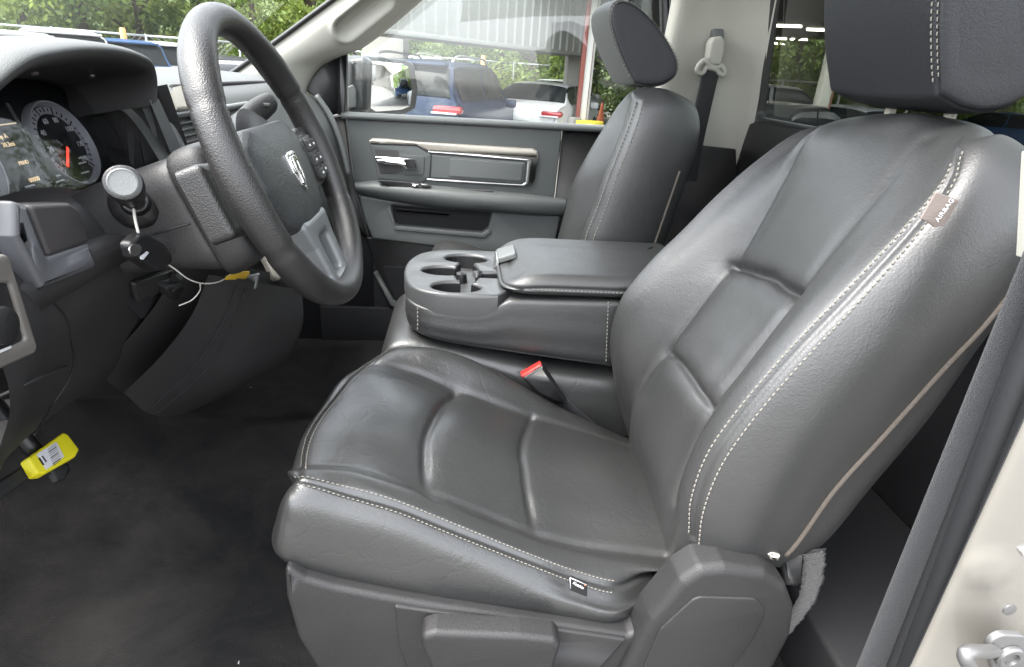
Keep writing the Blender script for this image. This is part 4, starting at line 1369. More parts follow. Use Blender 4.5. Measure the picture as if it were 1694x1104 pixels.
# upper pad right of the hood and across to the passenger side, one long moulding
def drail(y, P):
    return T([(x, y, z) for x, z in P])
prof_p = [(-1.06, 0.86), (-0.86, 0.892), (-0.66, 0.892), (-0.56, 0.882), (-0.51, 0.862), (-0.492, 0.84), (-0.472, 0.80), (-0.448, 0.74), (-0.432, 0.66), (-0.424, 0.56), (-0.45, 0.46), (-0.55, 0.40), (-0.75, 0.38)]
def shp(P, dx, dz=0.0):
    return [(x + dx, z + dz) for x, z in P]
rl = [drail(-0.285, shp(prof_p, 0.0, -0.005)), drail(-0.22, shp(prof_p, 0.0)), drail(-0.10, shp(prof_p, 0.01)), drail(0.05, shp(prof_p, 0.015)), drail(0.20, shp(prof_p, 0.02)), drail(0.40, shp(prof_p, 0.03)), drail(0.58, shp(prof_p, 0.035)),
      drail(0.68, [(-1.06, 0.84), (-0.86, 0.872), (-0.66, 0.878), (-0.56, 0.872), (-0.50, 0.855), (-0.462, 0.835), (-0.428, 0.795), (-0.404, 0.74), (-0.388, 0.66), (-0.374, 0.55), (-0.42, 0.45), (-0.55, 0.40), (-0.75, 0.38)]),
      drail(0.735, [(-1.06, 0.82), (-0.86, 0.852), (-0.66, 0.862), (-0.56, 0.858), (-0.49, 0.843), (-0.456, 0.825), (-0.424, 0.785), (-0.402, 0.735), (-0.388, 0.66), (-0.376, 0.55), (-0.42, 0.45), (-0.55, 0.40), (-0.75, 0.38)]),
      drail(0.760, [(-1.06, 0.78), (-0.86, 0.81), (-0.66, 0.82), (-0.58, 0.82), (-0.52, 0.81), (-0.48, 0.79), (-0.45, 0.75), (-0.43, 0.70), (-0.42, 0.63), (-0.41, 0.54), (-0.45, 0.46), (-0.56, 0.41), (-0.75, 0.39)])]
G = loft(rl, 130, [6, 8, 8, 8, 10, 10, 8, 6, 5])
dp = surf('dash_pad', G, PAD, dash)
# recessed line across the pad, vents and bright trim seen through the wheel
tube('pad_groove', resample([(-0.535, -0.05, 0.879), (-0.525, 0.2, 0.879), (-0.515, 0.45, 0.876), (-0.51, 0.60, 0.868)], 30), 0.0055, BLACK_MATTE, dp, n=8)
def vent(c_y, w_, z0, z1, x_):
    fr = plate('vent_frame', fillet([(c_y - w_, z0), (c_y + w_, z0), (c_y + w_, z1), (c_y - w_, z1)], 0.012), mapF((x_, 0, 0), (0, 1, 0), (-0.30, 0, 0.95), (0.95, 0, 0.30)), 0.022, 0.006, PLASTIC_GREY, dash,
               holes=[fillet([(c_y - w_ + 0.012, z0 + 0.012), (c_y + w_ - 0.012, z0 + 0.012), (c_y + w_ - 0.012, z1 - 0.012), (c_y - w_ + 0.012, z1 - 0.012)], 0.008)])
    plate('vent_back', [(c_y - w_ + 0.01, z0 + 0.01), (c_y + w_ - 0.01, z0 + 0.01), (c_y + w_ - 0.01, z1 - 0.01), (c_y - w_ + 0.01, z1 - 0.01)], mapF((x_, 0, 0), (0, 1, 0), (-0.30, 0, 0.95), (0.95, 0, 0.30)), 0.004, 0.001, BLACK_MATTE, fr)
    for k in range(4):
        zz_ = z0 + 0.02 + k * (z1 - z0 - 0.04) / 3
        plate('slat', [(c_y - w_ + 0.012, zz_ - 0.002), (c_y + w_ - 0.012, zz_ - 0.002), (c_y + w_ - 0.012, zz_ + 0.002), (c_y - w_ + 0.012, zz_ + 0.002)], mapF((x_, 0, 0), (0, 1, 0), (-0.30, 0, 0.95), (0.95, 0, 0.30)), 0.016, 0.0008, BLACK, fr)
def on_dash(z):
    zs = [p[1] for p in prof_p][5:10]
    return float(np.interp(-z, [-q for q in zs], [p[0] for p in prof_p][5:10]))
vent(0.05, 0.095, 0.885 * 1.0 - 0.065, 0.885 + 0.005, -0.215)
vent(-0.17, 0.055, 0.885 * 1.0 - 0.065, 0.885 + 0.005, -0.225)
# radio screen and its pale surround
cs_ = plate('stack_surround', fillet([(-0.16, 0.58), (0.19, 0.58), (0.19, 0.80), (-0.16, 0.80)], 0.02), mapF((-0.165, 0, 0), (0, 1, 0), (-0.33, 0, 0.94), (0.94, 0, 0.33)), 0.012, 0.005, SILVER_TRIM, dash,
            holes=[fillet([(-0.14, 0.60), (0.17, 0.60), (0.17, 0.78), (-0.14, 0.78)], 0.015)])
plate('radio_screen', fillet([(-0.141, 0.599), (0.171, 0.599), (0.171, 0.781), (-0.141, 0.781)], 0.015), mapF((-0.165, 0, 0), (0, 1, 0), (-0.33, 0, 0.94), (0.94, 0, 0.33)), 0.008, 0.002, mat('screen_gloss', (0.02, 0.022, 0.025), 0.06), cs_)
# bright side trim of the passenger panel and the pale patch left of the wheel
quad('side_trim', [at(285, 145, X=-0.487), at(308, 140, X=-0.487), at(316, 180, X=-0.470), at(293, 181, X=-0.470)], SILVER_TRIM, dash, th=0.02)
G = resample([at(503, 162, Y=0.60), at(528, 200, Y=0.60), at(548, 250, Y=0.60), at(560, 300, Y=0.60)], 24)
tube('passenger_trim', G + T([0.012, 0.10, 0.004]), 0.009, PLASTIC_GREY, dash, n=8)

# lower dash left of and under the column
def krail(y, P):
    return T([(x, y, z) for x, z in P])
kp = [(-0.52, 0.78), (-0.462, 0.765), (-0.440, 0.735), (-0.430, 0.70), (-0.434, 0.665), (-0.452, 0.625), (-0.478, 0.575), (-0.510, 0.52), (-0.55, 0.475), (-0.62, 0.44), (-0.74, 0.43)]
rl = [krail(-0.80, shp(kp, 0.05, -0.01)), krail(-0.74, shp(kp, 0.035)), krail(-0.68, shp(kp, 0.012)), krail(-0.60, kp), krail(-0.50, kp), krail(-0.40, shp(kp, -0.004, -0.02)), krail(-0.32, shp(kp, -0.008, -0.05)), krail(-0.24, shp(kp, -0.015, -0.10)), krail(-0.16, shp(kp, -0.03, -0.14)), krail(-0.05, shp(kp, -0.05, -0.14))]
G = loft(rl, 110, 8)
# open cubby under the column: push a pocket in
D = G - CAM
zc = D @ FW
sx, sy = W / 2 + FPX * (D @ RT) / zc, H / 2 - FPX * (D @ UP) / zc
def inpoly(x, y, P):
    P = np.array(P, float)
    r = np.zeros(x.shape, bool)
    j = len(P) - 1
    for i in range(len(P)):
        c = ((P[i, 1] > y) != (P[j, 1] > y)) & (x < (P[j, 0] - P[i, 0]) * (y - P[i, 1]) / (P[j, 1] - P[i, 1] + 1e-9) + P[i, 0])
        r ^= c
        j = i
    return r
knee = surf('knee_panel', G, PLASTIC_DASH, dash)
from mathutils.bvhtree import BVHTree
kbv = BVHTree.FromPolygons([Vector(v) for v in G.reshape(-1, 3)], [tuple(f) for f in grid_faces(*G.shape[:2])])
def onk(px, py, lift=0.0):
    """pixel -> point on the knee panel, lifted towards the driver"""
    d = Vector(ray(px, py)).normalized()
    h = kbv.ray_cast(Vector(CAM), d)
    p = np.array(h[0]) if h[0] is not None else at(px, py, X=-0.45)
    return p + T([0.8, -0.3, 0.5]) * lift
# pale seam line down the panel and its lower edge
tube('panel_seam', resample([onk(x, y, 0.002) for x, y in ((50, 483), (80, 497), (105, 520), (116, 560), (121, 595), (115, 625), (88, 668), (55, 720))], 50), 0.0012, PLASTIC, knee, n=6)
tube('lower_seam', resample([onk(x, y, 0.001) for x, y in ((-10, 660), (40, 637), (110, 607))], 20), 0.0014, BLACK_MATTE, knee, n=6)
# cubby: a dark pocket with a rounded rim
def kplate(nm, L, lift, th, bev, m, parent, r=0.006, **k):
    P = [onk(x, y, lift) for x, y in L]
    O = sum(P) / len(P)
    a = P[0] - O
    n_ = T([0.94, 0.0, 0.34])
    # best plane through the points, facing the driver
    A = np.array(P) - O
    u, s, vt = np.linalg.svd(A)
    nn = vt[2]
    if nn[0] < 0:
        nn = -nn
    U = T([0, 1.0, 0]) - nn * nn[1]
    U /= np.linalg.norm(U)
    Vv = np.cross(nn, U)
    pts = [(float((p - O) @ U), float((p - O) @ Vv)) for p in P]
    return plate(nm, fillet(pts, r), mapF(O, U, Vv, nn), th, bev, m, parent, **k)
cb = kplate('cubby', [(193, 432), (212, 420), (262, 418), (330, 440), (336, 470), (300, 498), (225, 526), (206, 500)], 0.0025, 0.002, 0.0008, BLACK_MATTE, knee, r=0.012)
kplate('cubby_shelf', [(212, 470), (300, 438), (306, 462), (216, 500)], 0.006, 0.006, 0.002, PLASTIC_DASH, cb, r=0.004)
rel = kplate('brake_release', [(247, 471), (274, 464), (294, 492), (292, 503), (276, 507), (250, 486)], 0.014, 0.020, 0.006, PLASTIC, knee, r=0.006)
kplate('release_rib', [(264, 468), (270, 466), (288, 488), (282, 491)], 0.036, 0.004, 0.0015, PLASTIC_GREY, rel, r=0.001)
# switch block with its L-shaped silver surround
def xplate(nm, L, X, th, bev, m, parent, r=0.004, **k):
    return plate(nm, fillet([(p[1], p[2]) for p in (at(x, y, X=X) for x, y in L)], r), mapX(X), th, bev, m, parent, **k)
sb_ = xplate('switch_surround', [(-14, 330), (10, 337), (44, 424), (117, 401), (131, 434), (128, 443), (36, 477), (-14, 390)], -0.428, 0.020, 0.006, mat('slate_trim', (0.085, 0.088, 0.095), 0.45), dash, r=0.004)
xplate('switch_block', [(8, 336), (80, 334), (97, 345), (117, 400), (44, 424)], -0.432, 0.022, 0.005, mat('warm_black', (0.045, 0.041, 0.042), 0.5), dash, r=0.006)
hl = xplate('lamp_switch_frame', [(-80, 440), (0, 418), (26, 498), (50, 574), (46, 584), (-80, 640)], -0.378, 0.007, 0.003, mat('dull_champagne', (0.17, 0.158, 0.145), 0.45, metal=0.3), dash, r=0.008, holes=[fillet([(p[1], p[2]) for p in (at(x, y, X=-0.378) for x, y in ((-60, 470), (2, 468), (30, 562), (-60, 608)))], 0.004)])
xplate('lamp_switch_panel', [(-62, 462), (4, 460), (34, 566), (-62, 612)], -0.380, 0.006, 0.002, BLACK, hl)
p = at(-30, 538, X=-0.374)
lathe('lamp_knob', [(0.020, 0.0), (0.020, 0.004), (0.0165, 0.006), (0.015, 0.018), (0.012, 0.020)], p, (1, 0, 0), BLACK, hl, n=36)
lathe('knob_ring', [(0.0215, 0.0), (0.0215, 0.0025), (0.0195, 0.003)], p + T([-0.0005, 0, 0]), (1, 0, 0), SATIN, hl, n=36)
xplate('knob_mark', [(0, 579), (18, 572), (18, 576), (0, 584)], -0.371, 0.0006, 0.0002, DIAL_INK, hl, r=0)
xplate('knob_mark', [(-26, 522), (-16, 519), (-16, 523), (-26, 527)], -0.352, 0.0006, 0.0002, DIAL_INK, hl, r=0)
# lower moulding below the column with its double seam
rl = [ats([(345, 455), (318, 520), (270, 585), (205, 650)], [-0.42, -0.44, -0.46, -0.47]), ats([(400, 462), (370, 540), (322, 612), (246, 684)], [-0.37, -0.38, -0.39, -0.40]), ats([(440, 470), (432, 545), (398, 620), (300, 686)], [-0.30, -0.30, -0.30, -0.30]), ats([(500, 480), (500, 540), (470, 600), (400, 640)], [-0.15, -0.15, -0.14, -0.12])]
G = loft(rl, 40, 10)
lm = surf('lower_moulding', np.concatenate([G, (G + T([-0.05, 0.03, 0.02]))[::-1]]), PLASTIC_DASH, dash)
tube('moulding_seam', G[9][2:] + T([0.002, -0.001, 0.001]), 0.0012, BLACK_MATTE, lm, n=6)
tube('moulding_seam', G[12][2:] + T([0.002, -0.001, 0.001]), 0.0012, BLACK_MATTE, lm, n=6)
# socket and switch on the centre side, right of the column
q = at(412, 512, Y=-0.27)
pl = plateY('outlet_panel', [(392, 500), (424, 478), (432, 520), (404, 545)], -0.285, 0.006, 0.002, BLACK, dash, r=0.004)
lathe('power_outlet', [(0.014, 0), (0.014, 0.004), (0.011, 0.005), (0.010, 0.002)], at(413, 512, Y=-0.293), (0.5, -1, 0.2), SATIN, pl, n=24)
plateY('silver_corner', [(385, 462), (430, 452), (424, 478), (372, 482)], -0.33, 0.006, 0.002, SPOKE, dash, r=0.003)

# ------------------------------------------------------------------ passenger door
YD = 0.78
door = thing('truck_door', 'grey vinyl passenger door with champagne strip, chrome handle and armrest', 'car door', (0.1, YD, 0.3))
ux = [(556, 200), (578, 194), (990, 217), (1230, 232), (1230, 330), (930, 335), (740, 330), (594, 318), (575, 260)]
plateY('upper_panel', [(573, 189), (930, 211), (915, 345), (740, 340), (592, 325), (586, 300)], YD, 0.010, 0.004, DOOR_GREY, door, r=0.006)
plateY('front_edge', [(545, 192), (572, 188), (586, 302), (612, 392), (598, 394), (572, 330), (560, 240)], YD + 0.012, 0.016, 0.006, DOOR_BROWN_SHADE, door, r=0.004)
plateY('rear_panel', [(931, 212), (1235, 229), (1235, 470), (905, 470), (916, 345)], YD + 0.004, 0.006, 0.003, DOOR_BROWN_SHADE, door, r=0.002)
# belt ledge with a rounded top
bl = [at(x, y, Y=YD - 0.01) for x, y in ((566, 191), (700, 198), (850, 206), (985, 213), (1100, 219), (1235, 227))]
bl = resample(bl, 40)
tube('belt_ledge', bl, 0.012, PLASTIC_GREY, door, n=14, flat=1.6, up=(0, 0, 1))
# glass and its seal
gl = [(574, 90), (600, 78), (648, 42), (700, -2), (850, -135), (1085, -130), (1098, 60), (1104, 222), (572, 192)]
plateY('window_pane', gl, YD + 0.030, 0.004, 0.001, CLEAR, door)
# mirror sail and front run of the window
plateY('sail_panel', [(506, 150), (513, 131), (530, 111), (556, 97), (566, 94), (562, 188), (545, 192), (530, 168)], YD - 0.005, 0.014, 0.005, PLASTIC_DASH, door, r=0.004)
plateY('window_run', [(562, 93), (575, 90), (572, 190), (559, 190)], YD - 0.004, 0.018, 0.004, BLACK, door, r=0.002)
plateY('rear_run', [(1090, -70), (1106, -70), (1112, 225), (1098, 225)], YD - 0.004, 0.018, 0.004, BLACK, door, r=0.002)
# recess with pale strip, chrome outline and padded insert
plateY('accent_strip', [(610, 233), (616, 229), (640, 230), (692, 235), (882, 246), (889, 250), (891, 262), (711, 250), (700, 246), (690, 240), (612, 237)], YD - 0.010, 0.012, 0.005, SILVER_TRIM, door, r=0.003, nb=4)
bz = plateY('handle_bezel', [(612, 239), (690, 242), (706, 252), (714, 255), (711, 294), (696, 303), (626, 296)], YD - 0.010, 0.007, 0.003, DOOR_GREY, door, r=0.006)
plateY('handle_recess', [(620, 246), (658, 249), (662, 262), (688, 264), (688, 283), (662, 285), (655, 288), (628, 287)], YD - 0.0168, 0.0016, 0.0006, DOOR_BROWN_SHADE, bz, r=0.004)
plateY('handle_cup', [(659, 256), (702, 258), (701, 290), (668, 290)], YD - 0.0172, 0.003, 0.0012, DOOR_GREY, bz, r=0.008)
hd = plateY('door_handle', [(620, 258), (640, 259), (668, 261), (686, 263), (688, 280), (672, 280), (664, 274), (640, 272), (623, 269)], YD - 0.026, 0.014, 0.005, CHROME, door, r=0.004, nb=4)
plateY('handle_pivot', [(668, 263), (686, 264), (687, 279), (673, 279)], YD - 0.0402, 0.002, 0.001, BLACK, hd, r=0.002)
tr = [at(x, y, Y=YD - 0.018) for x, y in ((708, 251), (780, 255), (884, 261), (887, 264), (883, 285), (878, 303), (868, 307), (790, 302), (706, 296))]
plateY('chrome_outline', [(708, 249), (889, 261), (890, 264), (884, 300), (876, 309), (868, 310), (706, 298), (706, 295), (864, 305), (869, 302), (872, 268), (868, 266), (708, 252)], YD - 0.012, 0.008, 0.002, SATIN, door, r=0.0015)
plateY('insert_pad', [(714, 256), (868, 268), (870, 272), (866, 301), (860, 304), (712, 294), (713, 290)], YD - 0.011, 0.006, 0.003, DOOR_GREY, door, r=0.006)
plateY('insert_ridge', [(745, 262), (866, 270), (862, 300), (742, 292)], YD - 0.017, 0.004, 0.002, PLASTIC_GREY, door, r=0.006)
# armrest: a long bulge
rl = [ats([(588, 305), (625, 300), (705, 307), (780, 313), (860, 320), (938, 330)], 0.762),
      ats([(586, 302), (625, 299), (705, 306), (780, 313), (860, 320), (936, 329)], [0.755, 0.745, 0.74, 0.74, 0.742, 0.75]),
      ats([(587, 306), (640, 308), (715, 315), (790, 322), (865, 328), (936, 334)], [0.735, 0.715, 0.705, 0.705, 0.71, 0.73]),
      ats([(588, 311), (645, 318), (720, 326), (790, 333), (865, 339), (935, 343)], [0.73, 0.708, 0.698, 0.698, 0.704, 0.725]),
      ats([(590, 318), (650, 330), (740, 342), (812, 347), (870, 352), (930, 356)], [0.74, 0.72, 0.71, 0.71, 0.715, 0.735]),
      ats([(592, 321), (650, 335), (740, 347), (812, 352), (870, 357), (928, 360)], 0.772)]
G = loft(rl, 60, 6)
arm = surf('armrest', G, DOOR_GREY, door)
plateY('grab_label', [(749, 327), (758, 325), (812, 331), (815, 334), (813, 342), (804, 342), (752, 337), (748, 334)], 0.706, 0.005, 0.0015, DOOR_BROWN_SHADE, arm, r=0.002)
sp_ = plateY('switch_panel', [(624, 300), (632, 297), (700, 303), (714, 308), (712, 312), (640, 307)], 0.722, 0.012, 0.002, BLACK, arm, r=0.002)
for x in (688, 703):
    plateY('window_switch', [(x - 6, 304), (x + 5, 305), (x + 4, 309), (x - 6, 308)], 0.711, 0.007, 0.002, CHROME, sp_, r=0.001)
plateY('arm_notch', [(746, 311), (818, 315), (812, 320), (752, 317)], 0.738, 0.014, 0.002, DOOR_BROWN_SHADE, arm, r=0.003)
# lower panel with the map pocket
lowp = [(594, 322), (650, 335), (812, 350), (930, 357), (915, 470), (700, 405), (615, 394), (603, 360)]
plateY('lower_panel', [(594, 322), (650, 330), (812, 345), (928, 350), (912, 432), (830, 418), (705, 405), (617, 394), (605, 365)], YD - 0.004, 0.030, 0.008, PLASTIC_GREY, door, r=0.008,
       holes=[[(648, 339), (813, 352), (807, 377), (798, 384), (660, 373), (654, 368)]], hr=0.004)
plateY('pocket_liner', [(640, 335), (822, 348), (815, 392), (648, 380)], YD, 0.004, 0.001, BLACK_MATTE, door)
plateY('pocket_lip', [(646, 344), (655, 374), (798, 386), (809, 379), (814, 384), (801, 394), (652, 381), (640, 345)], YD - 0.034, 0.006, 0.003, PLASTIC_GREY, door, r=0.004)
plateY('pocket_shelf', [(652, 344), (745, 352), (742, 357), (656, 350)], YD - 0.012, 0.010, 0.002, DOOR_BROWN_SHADE, door, r=0.001)
# dark lower skin, stepped moulding by the sill
plateY('kick_skin', [(606, 392), (705, 403), (912, 430), (920, 600), (680, 560), (640, 500)], YD + 0.006, 0.010, 0.003, BLACK, door, r=0.004)
plateY('lower_moulding', [(618, 452), (624, 448), (652, 497), (668, 506), (700, 510), (700, 518), (664, 514), (646, 505)], YD - 0.010, 0.010, 0.003, PLASTIC_GREY, door, r=0.002)
plateY('speaker_grille', [(632, 440), (680, 443), (700, 500), (668, 503), (652, 492)], YD - 0.006, 0.004, 0.001, BLACK_MATTE, door, r=0.004)

# ------------------------------------------------------------------ door mirror outside
mir = thing('door_mirror', 'black door mirror outside the passenger window', 'mirror', (-0.30, 1.02, 0.78))
MO = at(640, 142, Y=1.06)
# housing: rounded shell swept from front to the glass
fx = T([0.917, -0.40, 0.045])   # glass normal, to the rear and inwards
fu = T([0.40, 0.92, 0.0])
def mpl(nm, L, h0, th, bev, m, parent, r):
    pts = []
    for x, y in L:
        p = onp(x, y, MO, fx)
        pts.append((float((p - MO) @ fu), float(p[2] - MO[2])))
    return plate(nm, fillet(pts, r), mapF(MO + fx * h0, fu, (0, 0, 1), fx), th, bev, m, parent, nb=5)
hs = mpl('housing', [(592, 97), (604, 92), (670, 98), (684, 106), (692, 150), (689, 180), (672, 190), (620, 194), (604, 190), (595, 150)], -0.10, 0.10, 0.006, BLACK, mir, 0.02)
mpl('mirror_glass', [(604, 100), (664, 106), (674, 112), (680, 150), (678, 176), (664, 182), (622, 185), (611, 178), (605, 140)], 0.001, 0.003, 0.001, MIRROR, mir, 0.012)
plateY('mirror_arm', [(578, 97), (604, 93), (614, 100), (612, 186), (576, 188)], 0.98, 0.09, 0.02, BLACK, mir, r=0.02, nb=4)
plateY('spot_lamp', [(575, 144), (584, 140), (589, 150), (589, 178), (576, 180)], 0.885, 0.008, 0.003, PLASTIC_GREY, mir, r=0.006)

# ------------------------------------------------------------------ windscreen pillar trim with grab handle
ap = thing('front_pillar_trim', 'pale grey windscreen pillar trim with moulded grab handle', 'pillar trim', (-0.6, 0.70, 0.86))
w_edge = ats([(330, 160), (390, 120), (453, 75), (555, 0), (640, -62), (720, -120)], [0.70, 0.69, 0.68, 0.66, 0.64, 0.62])
d_edge = ats([(500, 175), (507, 147), (516, 127), (534, 108), (567, 92), (600, 78), (650, 40), (700, -3), (800, -90)], [0.755, 0.755, 0.755, 0.755, 0.755, 0.755, 0.75, 0.745, 0.73])
n_ = 12
a_, b_ = resample(w_edge, n_), resample(d_edge, n_)
m1 = a_ * 0.7 + b_ * 0.3 + T([0.0, -0.035, 0.0])
m2 = a_ * 0.35 + b_ * 0.65 + T([0.0, -0.045, 0.0])
m3 = a_ * 0.08 + b_ * 0.92 + T([0.0, -0.022, 0.0])
G = loft([a_, m1, m2, m3, b_, b_ + T([0.0, 0.03, 0.0])], 160, [16, 16, 14, 6, 4])
N = normals(G)
if np.mean(N @ T([0, -1, 0])) < 0:
    N = -N
D = G - CAM
zc = D @ FW
sx, sy = W / 2 + FPX * (D @ RT) / zc, H / 2 - FPX * (D @ UP) / zc
# the grip: an oval hollow with a raised ring (axis from (563, 50) to (630, -8) in the photograph)
p0, p1 = np.array((572, 46.0)), np.array((632, -2.0))
def hollow(sx, sy):
    d = p1 - p0
    L2 = d @ d
    t = np.clip(((sx - p0[0]) * d[0] + (sy - p0[1]) * d[1]) / L2, 0, 1)
    return np.hypot(sx - (p0[0] + t * d[0]), sy - (p0[1] + t * d[1]))
dd = hollow(sx, sy)
dep = 1 / (1 + np.exp((dd - 15.5) / 1.3))
ring_ = np.exp(-((dd - 22) / 5.0) ** 2)
G2 = G - N * (0.034 * dep - 0.007 * ring_)[..., None]
surf('trim', G2, BEIGE, ap)
tube('windscreen_seal', resample(w_edge, 40) + T([-0.004, -0.004, 0.002]), 0.007, BLACK, ap, n=8)

# windscreen
wsg = np.array([[(-0.96, -0.76, 0.86), (-0.98, -0.3, 0.88), (-0.98, 0.3, 0.88), (-0.80, 0.74, 0.86)], [(-0.18, -0.66, 1.40), (-0.20, -0.3, 1.42), (-0.20, 0.3, 1.42), (-0.16, 0.66, 1.36)]])
ws = surf('windscreen', cr(cr(wsg, 8).transpose(1, 0, 2), 8), CLEAR)
tag(ws, 'clear raked windscreen above the dashboard', 'windscreen')

# ------------------------------------------------------------------ far rear pillar trim and rear window
bp_ = thing('rear_pillar_trim', 'pale grey rear pillar trim behind the passenger seat', 'pillar trim', (0.75, 0.74, 0.76))
r0 = T([(0.575, 0.772, 0.70), (0.583, 0.765, 0.80), (0.592, 0.752, 0.95), (0.598, 0.735, 1.10), (0.60, 0.71, 1.42)])
r1 = r0 + T([0.02, -0.030, 0.0])
r2 = T([(0.72, 0.735, 0.70), (0.715, 0.73, 0.80), (0.71, 0.718, 0.95), (0.705, 0.70, 1.10), (0.70, 0.68, 1.42)])
r3 = T([(0.84, 0.735, 0.70), (0.835, 0.728, 0.80), (0.82, 0.705, 0.95), (0.80, 0.685, 1.10), (0.78, 0.66, 1.42)])
r4 = T([(0.895, 0.715, 0.70), (0.888, 0.70, 0.80), (0.872, 0.675, 0.95), (0.855, 0.652, 1.10), (0.835, 0.63, 1.42)])
r5 = T([(0.915, 0.670, 0.70), (0.905, 0.668, 0.80), (0.892, 0.648, 0.95), (0.875, 0.625, 1.10), (0.855, 0.60, 1.42)])
G = loft([r0, r1, r2, r3, r4, r5], 60, 10)
surf('trim', G, BEIGE, bp_)
plateY('hook_cover', [(1136, 10), (1150, 6), (1160, 10), (1156, 20), (1148, 23), (1138, 18)], 0.712, 0.006, 0.002, BEIGE, bp_, r=0.004)
# dark quarter panel and lower trim under the pale one
qp = thing('rear_quarter_trim', 'dark rear corner trim below the far pillar', 'trim panel', (0.8, 0.74, 0.3))
plateY('lower_trim', [(1152, 240), (1216, 247), (1222, 420), (1080, 470), (1100, 330)], 0.722, 0.020, 0.006, BLACK_MATTE, qp, r=0.004)
rw_y = at(1255, 205, X=0.90)[1]
P = ats([(1212, 246), (1216, 228), (1232, 212), (1256, 205), (1300, 208)], 0.64)
plate('corner_shelf', fillet([(-0.80, 0.60), (0.715, 0.60), (0.715, 0.79), (0.69, 0.835), (0.64, 0.848), (-0.80, 0.848)], 0.012), mapX(0.895), 0.028, 0.012, BLACK, qp, nb=4)
rw = thing('rear_window', 'tinted rear window with black frame behind the seats', 'rear window', (0.92, 0.0, 0.86))
def mrear(a, b, h):
    return (0.925 - (b - 0.86) * 0.14 - h, a, b)
plate('pane', [(-0.70, 0.855), (0.66, 0.855), (0.615, 1.36), (-0.65, 1.36)], mrear, 0.004, 0.001, TINTED, rw)
plate('frame', fillet([(-0.74, 0.83), (0.70, 0.83), (0.655, 1.41), (-0.69, 1.41)], 0.02), mrear, 0.022, 0.006, BLACK, rw, holes=[fillet([(-0.69, 0.862), (0.650, 0.862), (0.605, 1.36), (-0.64, 1.36)], 0.02)])

# ------------------------------------------------------------------ driver's side door opening: painted pillar, seals, striker
dpil = thing('door_pillar', 'cream painted door pillar with black seals at the driver opening', 'door frame', (0.55, -0.85, 0.2))
# rails along the height; across from the cab (flocked lip) to the outer skin
zz_ = [0.05, 0.20, 0.38, 0.55, 0.70, 0.85, 1.02, 1.20]
def vr(xs_, y):
    return T([(x, y if not hasattr(y, '__len__') else y[i], z) for i, (x, z) in enumerate(zip(xs_, zz_))])
def line(px_pairs, Y):
    """upright line through two photographed points on the plane Y"""
    P = [at(x, y, Y=Y) for x, y in px_pairs]
    z = np.array([p[2] for p in P])
    x = np.array([p[0] for p in P])
    o = np.argsort(z)
    f = np.polyfit(z, x, 1)
    return T([(np.polyval(f, q), Y, q) for q in zz_])
lipA = line([(1652, 520), (1580, 720), (1500, 880), (1420, 1104)], -0.800)
lipB = line([(1668, 570), (1610, 760), (1540, 900), (1452, 1104)], -0.815)
sealA = line([(1690, 560), (1640, 740), (1590, 860), (1490, 1104)], -0.835)
sealB = line([(1694, 640), (1655, 740), (1600, 870), (1504, 1104)], -0.850)
skin = line([(1694, 665), (1650, 830), (1600, 900), (1500, 1104)], -0.862)
G = loft([lipA + T([0.05, 0.02, 0]), lipA + T([0.006, 0.006, 0]), lipA, lipA + T([0.004, -0.010, 0]), lipB + T([0.004, 0, 0]), lipB + T([0.012, 0.0, 0])], 60, 4)
surf('flocked_seal', G, FLOCK, dpil)
tube('seal_bead', resample(sealA + T([0.008, 0.0, 0]), 40), 0.012, RUBBER, dpil, n=12)
tube('seal_bead', resample((sealA + lipB) / 2 + T([0.010, 0.004, 0]), 40), 0.009, RUBBER, dpil, n=12)
G = loft([lipB + T([0.02, 0.02, 0]), sealA + T([0.012, 0.004, 0]), sealB + T([0.006, 0, 0]), skin + T([-0.004, -0.002, 0]), skin], 50, 4)
surf('rubber_flange', G, RUBBER, dpil)
# painted face: flat land, rounded step, outer recess
s1 = skin + T([0.0, 0.0, 0])
pr = [s1, s1 + T([0.004, -0.004, 0]), s1 + T([0.055, -0.010, 0]), s1 + T([0.088, -0.012, 0]), s1 + T([0.104, -0.020, 0]), s1 + T([0.112, -0.036, 0]), s1 + T([0.150, -0.046, 0]), s1 + T([0.22, -0.05, 0]), s1 + T([0.24, -0.09, 0]), s1 + T([0.30, -0.11, 0])]
G = loft(pr, 120, [2, 8, 8, 6, 6, 8, 6, 4, 4])
N = normals(G)
if np.mean(N @ T([0, -1, 0])) < 0:
    N = -N
D = G - CAM
zc = D @ FW
sx, sy = W / 2 + FPX * (D @ RT) / zc, H / 2 - FPX * (D @ UP) / zc
# pressed oval pad
e = np.hypot((sx - 1632) / 42, (sy - 942) / 30)
G = G + N * (0.0035 / (1 + np.exp((e - 0.9) * 12)))[..., None]
surf('painted_panel', G, BODY, dpil)
pp = at(1669, 1008, Y=-0.893)
lathe('hole_plug', [(0.0065, 0), (0.0065, 0.0015), (0.004, 0.002)], pp, (0, -1, 0), STEEL, dpil, n=18)
